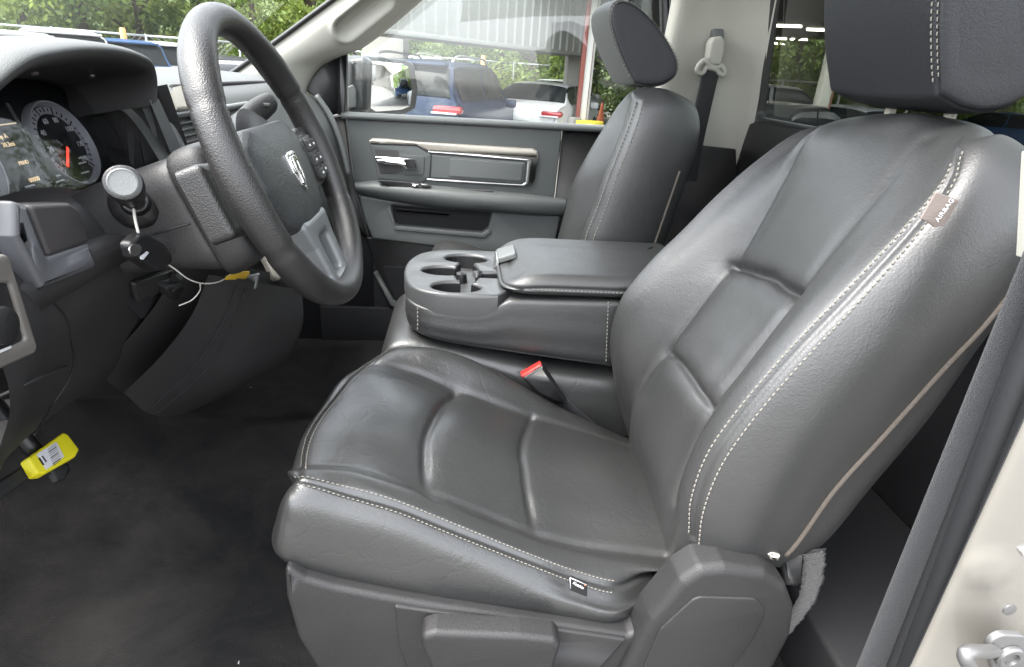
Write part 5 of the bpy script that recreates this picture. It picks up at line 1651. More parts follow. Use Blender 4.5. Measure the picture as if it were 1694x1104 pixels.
# striker: base plate, loop and screw
sp0 = at(1650, 1080, Y=-0.915)
stk = plateY('striker_plate', [(1630, 1062), (1652, 1046), (1690, 1048), (1730, 1085), (1730, 1160), (1650, 1160)], -0.900, 0.006, 0.002, STEEL, dpil, r=0.012)
tube('striker_loop', resample([at(1645, 1076, Y=-0.903), at(1630, 1078, Y=-0.925), at(1608, 1078, Y=-0.940), at(1596, 1082, Y=-0.944), at(1600, 1096, Y=-0.944), at(1640, 1150, Y=-0.940)], 40), 0.0062, STEEL, stk, n=14)
lathe('striker_screw', [(0.0135, 0), (0.0135, 0.003), (0.0115, 0.005), (0.0075, 0.005), (0.007, 0.002), (0.003, 0.002)], at(1668, 1085, Y=-0.9065), (0, -1, 0), STEEL, stk, n=28)
plateY('reflector', [(1684, 908), (1700, 904), (1700, 920), (1688, 918)], -0.905, 0.006, 0.002, CHROME, dpil)
# pale trim end higher up the pillar
plateY('pillar_trim', [(1681, 424), (1697, 424), (1712, 250), (1690, 250)], -0.79, 0.02, 0.004, BEIGE, dpil, r=0.002, uf=0.0)

# ------------------------------------------------------------------ labels and loose strap on the driver seat
tg = plateY('side_label', [(940, 957), (945, 953), (972, 966), (971, 987), (943, 976)], -0.689, 0.0022, 0.0006, BLACK, seat, r=0.001, label='small black woven label with white lettering')
Pq = [at(x, y, Y=-0.6915) for x, y in ((957, 969), (970, 976))]
u = Pq[1] - Pq[0]
u /= np.linalg.norm(u)
text('lettering', 'Katzkin', 0.0062, Pq[0] + T([0.0, 0, 0.0]), u, (-u[2], 0, u[0]), (0, -1, 0), WHITE_STICKER, tg, 0.0002)
pm_ = at(968, 968, Y=-0.6916)
box('flame_mark', pm_, (0.0018, 0.0004, 0.0028), mat('flame_orange', (0.75, 0.22, 0.08), 0.6), tg, bev=0)
for q0_, q1_ in (((943, 956), (971, 968)), ((943, 957), (944, 974))):
    tube('label_stitch', [at(*q0_, Y=-0.6917), at(*q1_, Y=-0.6917)], 0.0005, WHITE_STICKER, tg, n=6)
TAN = mat('faded_label', (0.19, 0.160, 0.145), 0.85, bump=('noise', 500, 0.4, 0.001))
tg2 = plateY('airbag_label', [(1522, 362), (1548, 318), (1586, 331), (1562, 373), (1545, 376), (1535, 368)], -0.7005, 0.0022, 0.0006, TAN, seat, r=0.001, label='faded tan woven label sewn into the backrest seam')
Pq = [at(x, y, Y=-0.7030) for x, y in ((1550, 366), (1576, 330))]
u = Pq[1] - Pq[0]
u /= np.linalg.norm(u)
text('lettering', 'AIRBAG', 0.0072, (Pq[0] + Pq[1]) / 2, u, (-u[2], 0, u[0]), (0, -1, 0), WHITE_STICKER, tg2, 0.0002)
FUZZ = mat('felt_strap', (0.034, 0.033, 0.033), 0.95, bump=(('noise', 300, 1.0, 0.006), ('noise', 900, 0.8, 0.003)), sheen=0.3)
sp3 = resample(ats([(1345, 912), (1346, 945), (1338, 985), (1316, 1022), (1286, 1058), (1252, 1092)], [-0.655, -0.655, -0.658, -0.660, -0.662, -0.664]), 60)
wd = np.linspace(0.018, 0.009, 60)
fr_ = frames(sp3, (0.7, 0, 0.7))
rg = random.Random(3)
G = []
for p, (a, b), w_ in zip(sp3, fr_, wd):
    j1, j2 = w_ * (0.9 + 0.25 * rg.random()), w_ * (0.9 + 0.25 * rg.random())
    t_ = np.cross(a, b)
    sdv = np.cross(t_, T([0, -1.0, 0]))
    sdv /= np.linalg.norm(sdv)
    G.append([p + sdv * j1, p + sdv * j1 * 0.5 + T([0, -0.003, 0]), p - sdv * j2 * 0.5 + T([0, -0.003, 0]), p - sdv * j2, p + T([0, 0.003, 0])])
surf('hanging_strap', np.array(G), FUZZ, seat, cu=True, label='frayed grey felt strap hanging behind the recliner cover')
plateY('clip', [(1268, 915), (1276, 912), (1290, 918), (1286, 926), (1274, 924)], -0.672, 0.006, 0.002, IVORY, seat, r=0.001)
plateY('backrest_flap', [(1288, 918), (1330, 908), (1326, 960), (1312, 966), (1295, 964)], -0.640, 0.016, 0.006, LEATHER_SIDE, seat, r=0.004)

# ------------------------------------------------------------------ key fob on its string, with an amber tag
kf = thing('key_fob', 'black key fob with silver emblem hanging below the stalk', 'key fob', at(230, 417, X=-0.375))
KX = -0.372
def kpl(nm, L, X, th, bev, m, parent, r):
    return plate(nm, fillet([(p[1], p[2]) for p in (at(x, y, X=X) for x, y in L)], r), mapX(X), th, bev, m, parent, nb=4)
fb = kpl('case', [(197, 402), (214, 387), (226, 386), (254, 401), (268, 420), (268, 436), (254, 447), (240, 449), (204, 425)], KX, 0.014, 0.006, BLACK, kf, 0.008)
kpl('emblem', [(212, 412), (218, 404), (228, 404), (234, 410), (230, 420), (222, 424), (214, 420)], KX + 0.0138, 0.0014, 0.0006, SATIN, fb, 0.003)
kpl('key_mark', [(231, 425), (242, 416), (246, 418), (236, 430), (232, 429)], KX + 0.0138, 0.0008, 0.0003, DIAL_INK, fb, 0.0005)
st1 = tube('key_string', resample([at(221, 346, X=-0.372), at(224, 366, X=-0.368), at(229, 386, X=-0.364)], 14), 0.0016, STRING, None, n=8)
tag(st1, 'short white string from the stalk to the key fob', 'string')
st2 = tube('key_string', resample([at(x, y, X=v) for x, y, v in ((271, 433, -0.366), (290, 446, -0.362), (312, 462, -0.358), (335, 469, -0.352), (360, 467, -0.346), (378, 458, -0.342))], 40), 0.0010, STRING, None, n=8)
tag(st2, 'thin white string looping from the key fob to the amber tag', 'string')
st3 = tube('key_string', resample([at(x, y, X=v) for x, y, v in ((331, 470, -0.354), (330, 482, -0.362), (318, 496, -0.372), (296, 506, -0.385))], 24), 0.0009, STRING, None, n=8)
tag(st3, 'loose white string end hanging into the cubby', 'string')
at_ = kpl('key_tag', [(373, 458), (386, 450), (411, 449), (411, 462), (372, 463)], -0.341, 0.002, 0.0006, AMBER_TAG, None, 0.0015)
tag(at_, 'amber plastic key tag under the steering wheel', 'key tag')

# ------------------------------------------------------------------ brake pedal with the yellow wrap tag
pd = thing('brake_pedal', 'black brake pedal in the footwell below the dashboard', 'pedal', at(85, 770, Y=-0.45))
pO = at(78, 758, Y=-0.46)
pn = T([0.80, -0.10, 0.59])
pn /= np.linalg.norm(pn)
pu = T([0.0, 1.0, 0.17])
pu -= pn * (pu @ pn)
pu /= np.linalg.norm(pu)
pv = np.cross(pn, pu)
def ppl(nm, P, h0, th, bev, m, parent, r=0.004, **k):
    return plate(nm, fillet(P, r), mapF(pO + pn * h0, pu, pv, pn), th, bev, m, parent, **k)
def plocal(px, py, h=0.0):
    q = onp(px, py, pO + pn * h, pn) - pO - pn * h
    return (float(q @ pu), float(q @ pv))
ppl('pad', [plocal(x, y) for x, y in ((-30, 812), (60, 757), (100, 735), (120, 775), (112, 790), (96, 796), (88, 780), (50, 792), (-30, 850))], -0.012, 0.010, 0.004, RUBBER, pd)
tube('arm', resample([pO + T([-0.01, 0.0, 0.0]), pO + T([-0.06, 0.0, 0.12]), pO + T([-0.10, 0.0, 0.30])], 14), 0.012, BLACK, pd, n=10)
yt = thing('pedal_tag', 'bright yellow tag with barcode sticker wrapped over the brake pedal', 'tag', pO)
yb = ppl('wrap', [plocal(x, y) for x, y in ((33, 766), (92, 724), (100, 728), (118, 752), (112, 764), (62, 792), (48, 793))], 0.0, 0.020, 0.003, YELLOW_TAG, yt, r=0.004, nb=3)
stc = ppl('sticker', [plocal(x, y, 0.0204) for x, y in ((60, 752), (93, 731), (106, 756), (76, 778))], 0.0204, 0.0005, 0.0001, WHITE_STICKER, yt, r=0.001)
c00, c10, c01 = [np.array(plocal(x, y, 0.0211)) for x, y in ((79, 744), (92, 735), (101, 761))]
for k in range(9):
    t = k / 8.0
    a = c00 * (1 - t) + (c00 + (c01 - c10)) * t
    b = c10 * (1 - t) + c01 * t
    w_ = (c01 - c10) / np.linalg.norm(c01 - c10) * (0.0008 + 0.0009 * (k % 3 == 1))
    ppl('bar', [a, b, b + w_, a + w_], 0.0210, 0.0003, 0.0001, INK, stc, r=0)
for (x0, y0, x1, y1) in ((66, 757, 74, 769), (71, 754, 78, 764)):
    a, b = np.array(plocal(x0, y0, 0.0211)), np.array(plocal(x1, y1, 0.0211))
    w_ = (b - a)[::-1] * T([1, -1]) * 0.22
    ppl('lettering', [a, b, b + w_, a + w_], 0.0210, 0.0003, 0.0001, INK, stc, r=0)
# crumbs of grit on the carpet
for k, (x, y, s) in enumerate(((20, 1070, 0.010), (395, 1096, 0.006), (152, 928, 0.005), (145, 823, 0.004), (362, 823, 0.004), (415, 641, 0.004), (8, 1016, 0.004))):
    p = at(x, y, Z=0.006)
    V, F = bxm(p, (s, s * 0.35, 0.003), Matrix.Rotation(0.7 + k, 3, 'Z'), 0.0008, 1)
    o = mesh_obj('grit', V, F, STRING)
    tag(o, 'pale crumb of grit lying on the black carpet', 'crumb', 'crumbs on the carpet')

# ------------------------------------------------------------------ the open driver's door, hinged ahead of the camera's view
dd_ = thing('truck_door', 'open driver door with grey vinyl lining, hinged at the front of the opening', 'car door', (-0.55, -0.93, 0.0))
hv = T([-0.50, -0.866, 0.0])
hn = T([0.866, -0.50, 0.0])
H0 = T([-0.56, -0.93, 0.0])
def dmap(h0):
    return lambda a, b, h: tuple(H0 + hv * a + T([0, 0, b]) + hn * (h0 + h))
plate('shell', fillet([(0.0, -0.10), (1.08, -0.10), (1.12, 0.10), (1.12, 0.78), (0.0, 0.78)], 0.05), dmap(-0.10), 0.08, 0.02, BODY, dd_)
plate('lining', fillet([(0.05, -0.05), (1.05, -0.05), (1.08, 0.10), (1.08, 0.77), (0.05, 0.77)], 0.05), dmap(-0.019), 0.03, 0.01, DOOR_GREY, dd_)
plate('armrest', fillet([(0.25, 0.48), (1.0, 0.48), (1.0, 0.56), (0.25, 0.56)], 0.03), dmap(0.0112), 0.06, 0.02, DOOR_GREY, dd_)
plate('window_frame', fillet([(0.0, 0.78), (1.12, 0.78), (1.06, 1.36), (0.55, 1.36)], 0.04), dmap(-0.07), 0.04, 0.01, BLACK, dd_, holes=[fillet([(0.14, 0.81), (1.05, 0.81), (1.0, 1.31), (0.58, 1.31)], 0.03)])
plate('window_pane', fillet([(0.13, 0.80), (1.06, 0.80), (1.01, 1.32), (0.57, 1.32)], 0.03), dmap(-0.055), 0.004, 0.001, CLEAR, dd_)

# ------------------------------------------------------------------ outside: car park, canopy building, parked cars, trees
ZG = -0.75
V, F = [(-120, -120, ZG), (140, -120, ZG), (140, 160, ZG), (-120, 160, ZG)], [(0, 1, 2, 3)]
struct(mesh_obj('ground', V, F, ASPHALT, smooth=False), 'grey asphalt of the car park')

HILLM = mat('wooded_slope', (0.075, 0.115, 0.035), 0.95, bump=('noise', 1.2, 1.0, 0.8), var=(0.35, 0.9, (0.12, 0.165, 0.055)))
G = []
for r_, z_ in ((36, -0.9), (38, 1.5), (41, 5.0), (46, 7.0), (60, 7.5)):
    G.append([(r_ * math.sin(a), -1.28 + r_ * math.cos(a), z_ + (0 if z_ < 0 else 0.5 * math.sin(9 * a) + 0.3 * math.sin(23 * a + 1))) for a in np.linspace(math.radians(-75), math.radians(49), 110)])
struct(surf('hill', np.array(G), HILLM), 'wooded slope behind the trees')

def atd(px, py, D):
    """point at depth D along the view axis"""
    return CAM + ray(px, py) * D

def gp(px, D):
    """ground point seen in column px at horizontal distance D"""
    d = ray(px, 115)
    h = np.array((d[0], d[1]))
    h /= np.linalg.norm(h)
    return np.array((CAM[0] + h[0] * D, CAM[1] + h[1] * D, ZG))

CARWIN = mat('car_window', (0.016, 0.019, 0.020), 0.14, spec=0.12)
TYRE = mat('tyre', (0.012, 0.012, 0.012), 0.8)
RIM = mat('alloy', (0.45, 0.45, 0.46), 0.3, metal=0.9)
TAIL = mat('tail_lamp', (0.34, 0.010, 0.016), 0.15, coat=0.6, var=(9, 0.8, (0.16, 0.006, 0.01)))
LAMP = mat('head_lamp', (0.7, 0.7, 0.72), 0.1, coat=1.0)
PLATE_W = mat('number_plate', (0.7, 0.71, 0.7), 0.5)

def paint(nm, c):
    return mat(nm, c, 0.3, metal=0.0, spec=0.3, coat=0.12)

def car(name, label, pos, heading, kind, col, group='cars parked outside', rails_=False, plate_=True):
    """a parked car; heading in degrees, nose towards (cos, sin)"""
    t = thing(name, label, 'car', pos, group)
    L, Wd, Hh = {'suv': (4.85, 0.97, 1.75), 'sedan': (4.8, 0.91, 1.45), 'van': (5.0, 0.96, 1.85), 'hatch': (4.2, 0.88, 1.52)}[kind]
    # stations from tail to nose: x, belt z, roof z, width factor
    if kind in ('suv', 'van'):
        S = [(-0.49, 0.62, 0.62, 0.90), (-0.50, 0.80, 0.84, 0.94), (-0.494, 1.08, 1.13, 0.97), (-0.475, 1.10, 1.36, 0.98), (-0.435, 1.10, Hh * 0.955, 0.99), (-0.36, 1.10, Hh * 0.985, 1.0), (-0.20, 1.09, Hh, 1.0), (0.02, 1.07, Hh * 0.995, 1.0), (0.12, 1.06, Hh * 0.96, 1.0), (0.24, 1.04, 1.10, 1.0), (0.32, 1.00, 1.03, 0.99), (0.44, 0.93, 0.96, 0.95), (0.49, 0.78, 0.82, 0.88), (0.50, 0.62, 0.62, 0.80)]
    else:
        S = [(-0.50, 0.60, 0.60, 0.86), (-0.495, 0.92, 0.94, 0.92), (-0.47, 0.98, 1.02, 0.96), (-0.40, 1.00, 1.06, 0.98), (-0.36, 1.00, 1.09, 0.99), (-0.22, 0.99, Hh * 0.965, 1.0), (-0.12, 0.98, Hh * 0.995, 1.0), (0.0, 0.97, Hh, 1.0), (0.08, 0.96, Hh * 0.965, 1.0), (0.22, 0.95, 1.02, 1.0), (0.30, 0.92, 0.95, 0.99), (0.44, 0.80, 0.84, 0.95), (0.49, 0.68, 0.70, 0.88), (0.50, 0.58, 0.58, 0.80)]
    ca, sa = math.cos(math.radians(heading)), math.sin(math.radians(heading))
    def tw(x, y, z):
        return (pos[0] + ca * x - sa * y, pos[1] + sa * x + ca * y, pos[2] + z)
    def ringp(s):
        x, zb, zr, wf = s
        x *= L
        w = Wd * wf
        k = max(0.0, min(1.0, (zr - zb) / 0.4))
        wr = w * (0.97 - 0.20 * k)
        half = [(0, 0.24), (w * 0.80, 0.24), (w * 0.96, 0.34), (w, 0.62), (w * 0.985, zb - 0.06), (w * 0.955, zb), (wr * 1.03, zb + (zr - zb) * 0.55), (wr, zb + (zr - zb) * 0.88), (wr * 0.82, zr - 0.005 * k), (0, zr + 0.015 * k)]
        full = half + [(-y, z) for y, z in half[-2:0:-1]]
        return [(x, y, z) for y, z in full]
    G = cr(np.array([ringp(s) for s in S]), 4)
    G = np.array([[tw(*p) for p in r] for r in G])
    paint_m = col if not isinstance(col, tuple) else paint(name + '_paint', col)
    body = surf('body', G, paint_m, t, cu=True, caps=True)
    # glass: panes cut from the body's own surface, set just proud of it
    big = kind in ('suv', 'van')
    Nb = outward(G, normals(np.concatenate([G[:, -1:], G, G[:, :1]], 1))[:, 1:-1])
    nrg = G.shape[1]
    def pane(nm, u0, u1, r0, r1, nu_=10, nr_=8, e=0.014):
        g = []
        for u in np.linspace(u0 * 4, u1 * 4, nu_):
            i = min(int(u), G.shape[0] - 2)
            q = u - i
            row = []
            for r in np.linspace(r0, r1, nr_):
                j = int(math.floor(r))
                w = r - j
                def S2(A):
                    a0 = A[i, j % nrg] * (1 - w) + A[i, (j + 1) % nrg] * w
                    a1 = A[i + 1, j % nrg] * (1 - w) + A[i + 1, (j + 1) % nrg] * w
                    return a0 * (1 - q) + a1 * q
                row.append(S2(G) + S2(Nb) * e)
            g.append(row)
        return surf(nm, np.array(g), CARWIN, t)
    for r0, r1 in ((5.2, 7.2), (10.8, 12.8)):
        pane('side_window', 4.15 if big else 4.7, 6.35, r0, r1)
        pane('side_window', 6.45, 8.45, r0, r1)
    if big:
        pane('rear_window', 2.45, 3.95, 7.35, 10.65)
        pane('windscreen', 8.1, 9.0, 7.15, 10.85)
    else:
        pane('rear_window', 3.9, 5.0, 7.15, 10.85)
        pane('windscreen', 8.05, 9.0, 7.15, 10.85)
    # lamps, plate, bumpers, mirrors
    for sd_ in (-1, 1):
        zt_ = 1.06 if big else 0.88
        def lampbox(nm, x, y, z, sx_, sy_, sz_, m, bev=0.02):
            V, F = bxm((x, y, z), (sx_, sy_, sz_), None, bev)
            return mesh_obj(nm, [tw(*v) for v in V], F, m, t, sharp=40)
        lampbox('tail_light', -0.488 * L, sd_ * Wd * 0.78, zt_, 0.18, 0.46, 0.115, TAIL, 0.045)
        lampbox('reversing_lamp', -0.497 * L, sd_ * Wd * 0.74, zt_ - 0.048, 0.16, 0.40, 0.025, LAMP, 0.01)
        lampbox('head_light', 0.472 * L, sd_ * Wd * 0.72, 0.74, 0.16, 0.40, 0.13, LAMP, 0.04)
        lampbox('side_mirror', 0.16 * L, sd_ * (Wd + 0.10), 1.06 if big else 0.98, 0.12, 0.20, 0.15, paint_m, 0.04)
        if rails_:
            Lr = [tw(x * L, sd_ * Wd * 0.66, z) for x, z in ((-0.38, Hh * 0.99), (-0.34, Hh + 0.06), (-0.1, Hh + 0.07), (0.04, Hh + 0.05), (0.08, Hh * 0.98))]
            tube('roof_rail', resample(Lr, 20), 0.02, SATIN, t, n=6)
        for x in (-0.30, 0.31):
            cpos = tw(x * L, sd_ * (Wd - 0.10), 0.34)
            ax_ = (-sa * sd_, ca * sd_, 0)
            wh = lathe('wheel', [(0.20, -0.10), (0.33, -0.10), (0.345, -0.05), (0.345, 0.07), (0.33, 0.11), (0.25, 0.115)], cpos, ax_, TYRE, t, n=28)
            lathe('rim', [(0.245, 0.0), (0.24, 0.118), (0.20, 0.09), (0.06, 0.10), (0.05, 0.115)], cpos, ax_, RIM, wh, n=20)
    if plate_:
        V, F = bxm((-0.502 * L, 0, 0.78), (0.02, 0.48, 0.15), None, 0.005)
        mesh_obj('number_plate', [tw(*v) for v in V], F, PLATE_W, t, sharp=40)
    V, F = bxm((-0.485 * L, 0, 0.42), (0.22, Wd * 1.72, 0.16), None, 0.05)
    mesh_obj('bumper', [tw(*v) for v in V], F, BLACK if big else paint_m, t, sharp=40)
    if big:
        V, F = bxm((-0.445 * L, 0, Hh * 0.965), (0.22, Wd * 1.36, 0.05), None, 0.02)
        mesh_obj('spoiler', [tw(*v) for v in V], F, paint_m, t, sharp=40)
        lathe('badge', [(0.045, 0), (0.045, 0.02), (0.03, 0.025)], tw(-0.502 * L, 0, 1.10), (-ca, -sa, 0.2), SATIN, t, n=20)
        Pw = [tw(-0.500 * L, 0.0, 1.16), tw(-0.497 * L, 0.18, 1.19), tw(-0.496 * L, 0.42, 1.20)]
        tube('wiper', resample(Pw, 12), 0.012, BLACK, t, n=6)
    return t

WHITE_P = paint('white_paint', (0.60, 0.60, 0.60))
SILVER_P = paint('silver_paint', (0.36, 0.37, 0.38))
DARK_P = paint('dark_blue_paint', (0.012, 0.024, 0.055))
BLUE_P = paint('mid_blue_paint', (0.035, 0.085, 0.20))
BLACK_P = paint('black_paint', (0.02, 0.02, 0.022))
RED_P = paint('red_paint', (0.40, 0.03, 0.04))
car('parked_suv', 'dark blue SUV with red tail lamps outside the passenger window', gp(742, 12.4), 74, 'suv', DARK_P, rails_=True)
car('parked_car', 'white sedan with red tail lamps parked past the dark SUV', gp(912, 16.0), 68, 'sedan', WHITE_P)
car('parked_car', 'white van roof showing above the dark SUV', gp(690, 19.0), 75, 'van', WHITE_P, rails_=True)
car('parked_car', 'silver sedan in front of the fence, past the white sedan', gp(935, 23), 60, 'sedan', SILVER_P)
car('parked_car', 'white SUV seen over the gauge hood, right of the blue car', gp(272, 20.5), 117, 'suv', WHITE_P)
car('parked_car', 'blue car roof showing over the gauge hood', gp(205, 20.0), 120, 'suv', BLUE_P)
car('parked_car', 'silver car at the top left above the gauge hood', gp(20, 17.0), 125, 'suv', SILVER_P)
car('parked_car', 'white car at the top left, behind the silver one', gp(105, 19.0), 124, 'van', WHITE_P)
car('parked_car', 'white sedan seen inside the wheel rim', gp(400, 16.0), 112, 'sedan', WHITE_P)
car('parked_car', 'black sedan seen inside the wheel rim, behind the white one', gp(372, 20.5), 112, 'hatch', BLACK_P)
car('parked_car', 'white SUV behind the fence in the tinted rear window', gp(1272, 17.0), 20, 'suv', WHITE_P)
car('parked_car', 'black car low in the tinted rear window', gp(1320, 13.0), 35, 'sedan', BLACK_P)
car('parked_car', 'silver sedan below the driver head restraint, in the rear window', gp(1440, 15.0), 30, 'sedan', SILVER_P)
car('parked_car', 'dark blue sedan behind the driver backrest, at the right edge', gp(1692, 25.0), 120, 'sedan', BLUE_P)

# the truck's own bonnet beyond the windscreen
hg = loft([T([(-1.02, y, 0.80 - 0.05 * abs(y) ** 2), (-1.3, y, 0.80 - 0.05 * y * y), (-1.9, y, 0.76 - 0.06 * y * y), (-2.35, y, 0.68 - 0.08 * y * y), (-2.42, y, 0.45)]) for y in (-0.92, -0.8, -0.5, 0.0, 0.5, 0.8, 0.92)], 40, 6)
bn = surf('bonnet', hg, BODY)
tag(bn, 'pale bonnet of the truck beyond the windscreen', 'bonnet')

# canopy building: corrugated fascia, soffit, columns
CORR = mat('corrugated_steel', (0.27, 0.275, 0.255), 0.5, metal=0.1, var=(1.2, 0.5, (0.23, 0.235, 0.215)))
CONC = mat('concrete', (0.30, 0.29, 0.265), 0.85, var=(2.0, 0.5, (0.25, 0.24, 0.22)))
REDP = mat('red_steel', (0.22, 0.055, 0.042), 0.6)
WHT = mat('white_steel', (0.62, 0.61, 0.58), 0.5)
YEL = mat('yellow_block', (0.78, 0.64, 0.05), 0.6, var=(4, 0.5, (0.65, 0.52, 0.04)))
ROOFT = mat('dark_roof', (0.07, 0.07, 0.075), 0.7)
can = thing('canopy_building', 'grey corrugated canopy building on red and white posts beyond the cars', 'building', gp(850, 13))
A = atd(600, 40, 9.3)
B = atd(979, 94, 15.0)
B[2] = A[2] + 0.0
zl_ = 0.5 * (atd(640, 52, 9.6)[2] + B[2])
A[2] = B[2] = zl_
dr = (B - A)
Lc = math.hypot(dr[0], dr[1])
dr = T([dr[0] / Lc, dr[1] / Lc, 0])
nr = T([dr[1], -dr[0], 0])          # towards the truck
A0 = A.copy()
Lt = Lc
pitch = 0.30
k = int(Lt / pitch)
for i in range(k):
    p = A0 + dr * (i * pitch)
    q = [p, p + dr * (pitch * 0.42), p + dr * (pitch * 0.5) + nr * 0.035, p + dr * (pitch * 0.62) + nr * 0.035, p + dr * (pitch * 0.70), p + dr * pitch * 0.995]
    vis = True
    if not vis:
        continue
    G = np.array([[(*x[:2], zl_) for x in q], [(*x[:2], zl_ + 2.6) for x in q]])
    G = np.concatenate([G, [[(*(x - nr * 0.03)[:2], zl_ + 2.6) for x in q], [(*(x - nr * 0.03)[:2], zl_) for x in q]]])
    o = surf('panel', G, CORR, can)
    for pl_ in o.data.polygons:
        pl_.use_smooth = False
def beam(nm, a, b, w, h, m, parent=can):
    a, b = T(a, dtype=float), T(b, dtype=float)
    d = b - a
    L_ = np.linalg.norm(d)
    R = Vector(d).to_track_quat('X', 'Z').to_matrix()
    return box(nm, (a + b) / 2, (L_, w, h), m, parent, R=R, bev=0.01)
beam('trim', A0 + nr * 0.03 + T([0, 0, -0.03]), B + nr * 0.03 + T([0, 0, -0.03]), 0.10, 0.08, CORR)
beam('soffit_beam', A0 - nr * 0.6 + T([0, 0, -0.02]), B - nr * 0.6 + T([0, 0, -0.02]), 1.0, 0.10, CONC)
beam('roof_edge', A0 + T([0, 0, 2.65]), B + T([0, 0, 2.65]), 0.5, 0.12, ROOFT)
# side wall going back from the far corner, roof above
beam('roof_edge', B + T([0, 0, 2.65]), B - nr * 14 + T([0, 0, 2.65]), 0.3, 0.14, ROOFT)
beam('column', (*gp(953, 17.5)[:2], ZG), (*gp(953, 17.5)[:2], zl_), 0.55, 0.55, CONC)
beam('column', (*gp(640, 14.0)[:2], ZG), (*gp(640, 14.0)[:2], zl_ + 0.3), 1.2, 0.8, CONC)
pp_ = gp(968, 14.6)
for dx, m_, w_ in ((-0.13, REDP, 0.10), (0.02, WHT, 0.20), (0.17, REDP, 0.10), (0.27, WHT, 0.09)):
    q = pp_ + dr * dx
    beam('post', (*q[:2], ZG + 0.7), (*q[:2], zl_ + 2.7), w_, w_, m_)
q = pp_ + T([0.15, -0.25, 0])
yb_ = box('bollard_block', (q[0], q[1], ZG + 0.375), (0.55, 0.5, 0.75), YEL, None, R=Matrix.Rotation(math.atan2(dr[1], dr[0]), 3, 'Z'), bev=0.03)
tag(yb_, 'yellow concrete block at the foot of the red post', 'block')
q2 = pp_ + T([-0.30, -0.15, 0])
cb_ = box('kerb_block', (q2[0], q2[1], ZG + 0.40), (0.4, 0.5, 0.80), CONC, None, R=Matrix.Rotation(math.atan2(dr[1], dr[0]), 3, 'Z'), bev=0.03)
tag(cb_, 'grey concrete block left of the yellow one', 'block')

# second canopy seen through the rear window: dark ceiling with strip lamps on a pale post
can2 = thing('service_canopy', 'dark canopy ceiling with lit strip lamps behind the rear window', 'canopy', gp(1320, 12))
CEIL = mat('canopy_ceiling', (0.05, 0.05, 0.06), 0.7)
c0, c1_ = gp(1330, 19.0), gp(1330, 12.8)
Rc = Matrix.Rotation(math.radians(-31), 3, 'Z')
box('ceiling', (c0[0], c0[1], 2.60), (16, 12.4, 0.12), CEIL, can2, R=Rc, bev=0.02)
box('edge_beam', (c1_[0], c1_[1], 2.66), (16, 0.25, 0.40), BEIGE, can2, R=Rc, bev=0.02)
STRIP = emis('strip_lamp', (1.0, 0.95, 0.80), 2.2)
for px, py in ((1294, 43), (1310, 65), (1280, 72), (1366, 50), (1398, 66)):
    p = at(px, py, Z=2.51)
    box('strip_lamp', p, (1.0, 0.30, 0.05), STRIP, can2, R=Rc, bev=0.01)
q = gp(1372, 13.2)
beam('post', (*q[:2], ZG), (*q[:2], 2.5), 0.20, 0.20, BEIGE, can2)
beam('post', (*(q + T([0.16, 0.05, 0]))[:2], ZG), (*(q + T([0.16, 0.05, 0]))[:2], 2.5), 0.08, 0.10, mat('rust', (0.25, 0.12, 0.07), 0.7), can2)

# low building that only the door mirror shows
sh_ = thing('shop_building', 'cream low building with dark glazing reflected in the door mirror', 'building', (40, 25, ZG))
Rs = Matrix.Rotation(math.radians(24), 3, 'Z')
box('wall', (41, 26, 0.7), (16, 6, 2.9), CONC, sh_, R=Rs, bev=0.02)
box('fascia', (40.6, 25.4, 2.6), (17, 6.6, 1.0), SILVER_TRIM, sh_, R=Rs, bev=0.02)
for k in range(6):
    c_ = Matrix.Rotation(math.radians(24), 3, 'Z') @ Vector((-6.5 + k * 2.6, -3.02, 0))
    box('window', (41 + c_.x, 26 + c_.y, 0.6), (2.0, 0.06, 1.9), CARWIN, sh_, R=Rs, bev=0.01)

# chain-link fence: posts, top rail, woven wires
fence = thing('chain_link_fence', 'galvanised chain-link fence along the back of the car park', 'fence', gp(850, 24))
GALV = mat('galvanised', (0.42, 0.44, 0.45), 0.5, metal=0.5)
fp = [gp(x, d) for x, d in ((-60, 22), (100, 22), (250, 22.5), (400, 23), (560, 23.5), (720, 24), (850, 24.5), (960, 25), (1080, 25), (1200, 24), (1300, 22), (1400, 21), (1520, 20), (1660, 19))]
for i, (a, b) in enumerate(zip(fp[:-1], fp[1:])):
    lathe('post', [(0.035, 0.0), (0.035, 1.95)], a, (0, 0, 1), GALV, fence, n=8)
    tube('top_rail', [a + T([0, 0, 1.9]), b + T([0, 0, 1.9])], 0.028, GALV, fence, n=6)
V, F = [], []
for a, b in zip(fp[:-1], fp[1:]):
    d = b - a
    Lf = np.linalg.norm(d)
    n_ = int(Lf / 0.16)
    for s in (-1, 1):
        for k in range(n_):
            u0 = k / n_
            u1 = u0 + s * 1.85 / Lf
            if not 0 <= u1 <= 1:
                continue
            p, q = a + d * u0 + T([0, 0, 0.05]), a + d * u1 + T([0, 0, 1.9])
            w_ = d / Lf * 0.006
            b_ = len(V)
            V += [p - w_, p + w_, q + w_, q - w_]
            F.append((b_, b_ + 1, b_ + 2, b_ + 3))
mesh_obj('wire_mesh', V, F, GALV, fence, smooth=False)
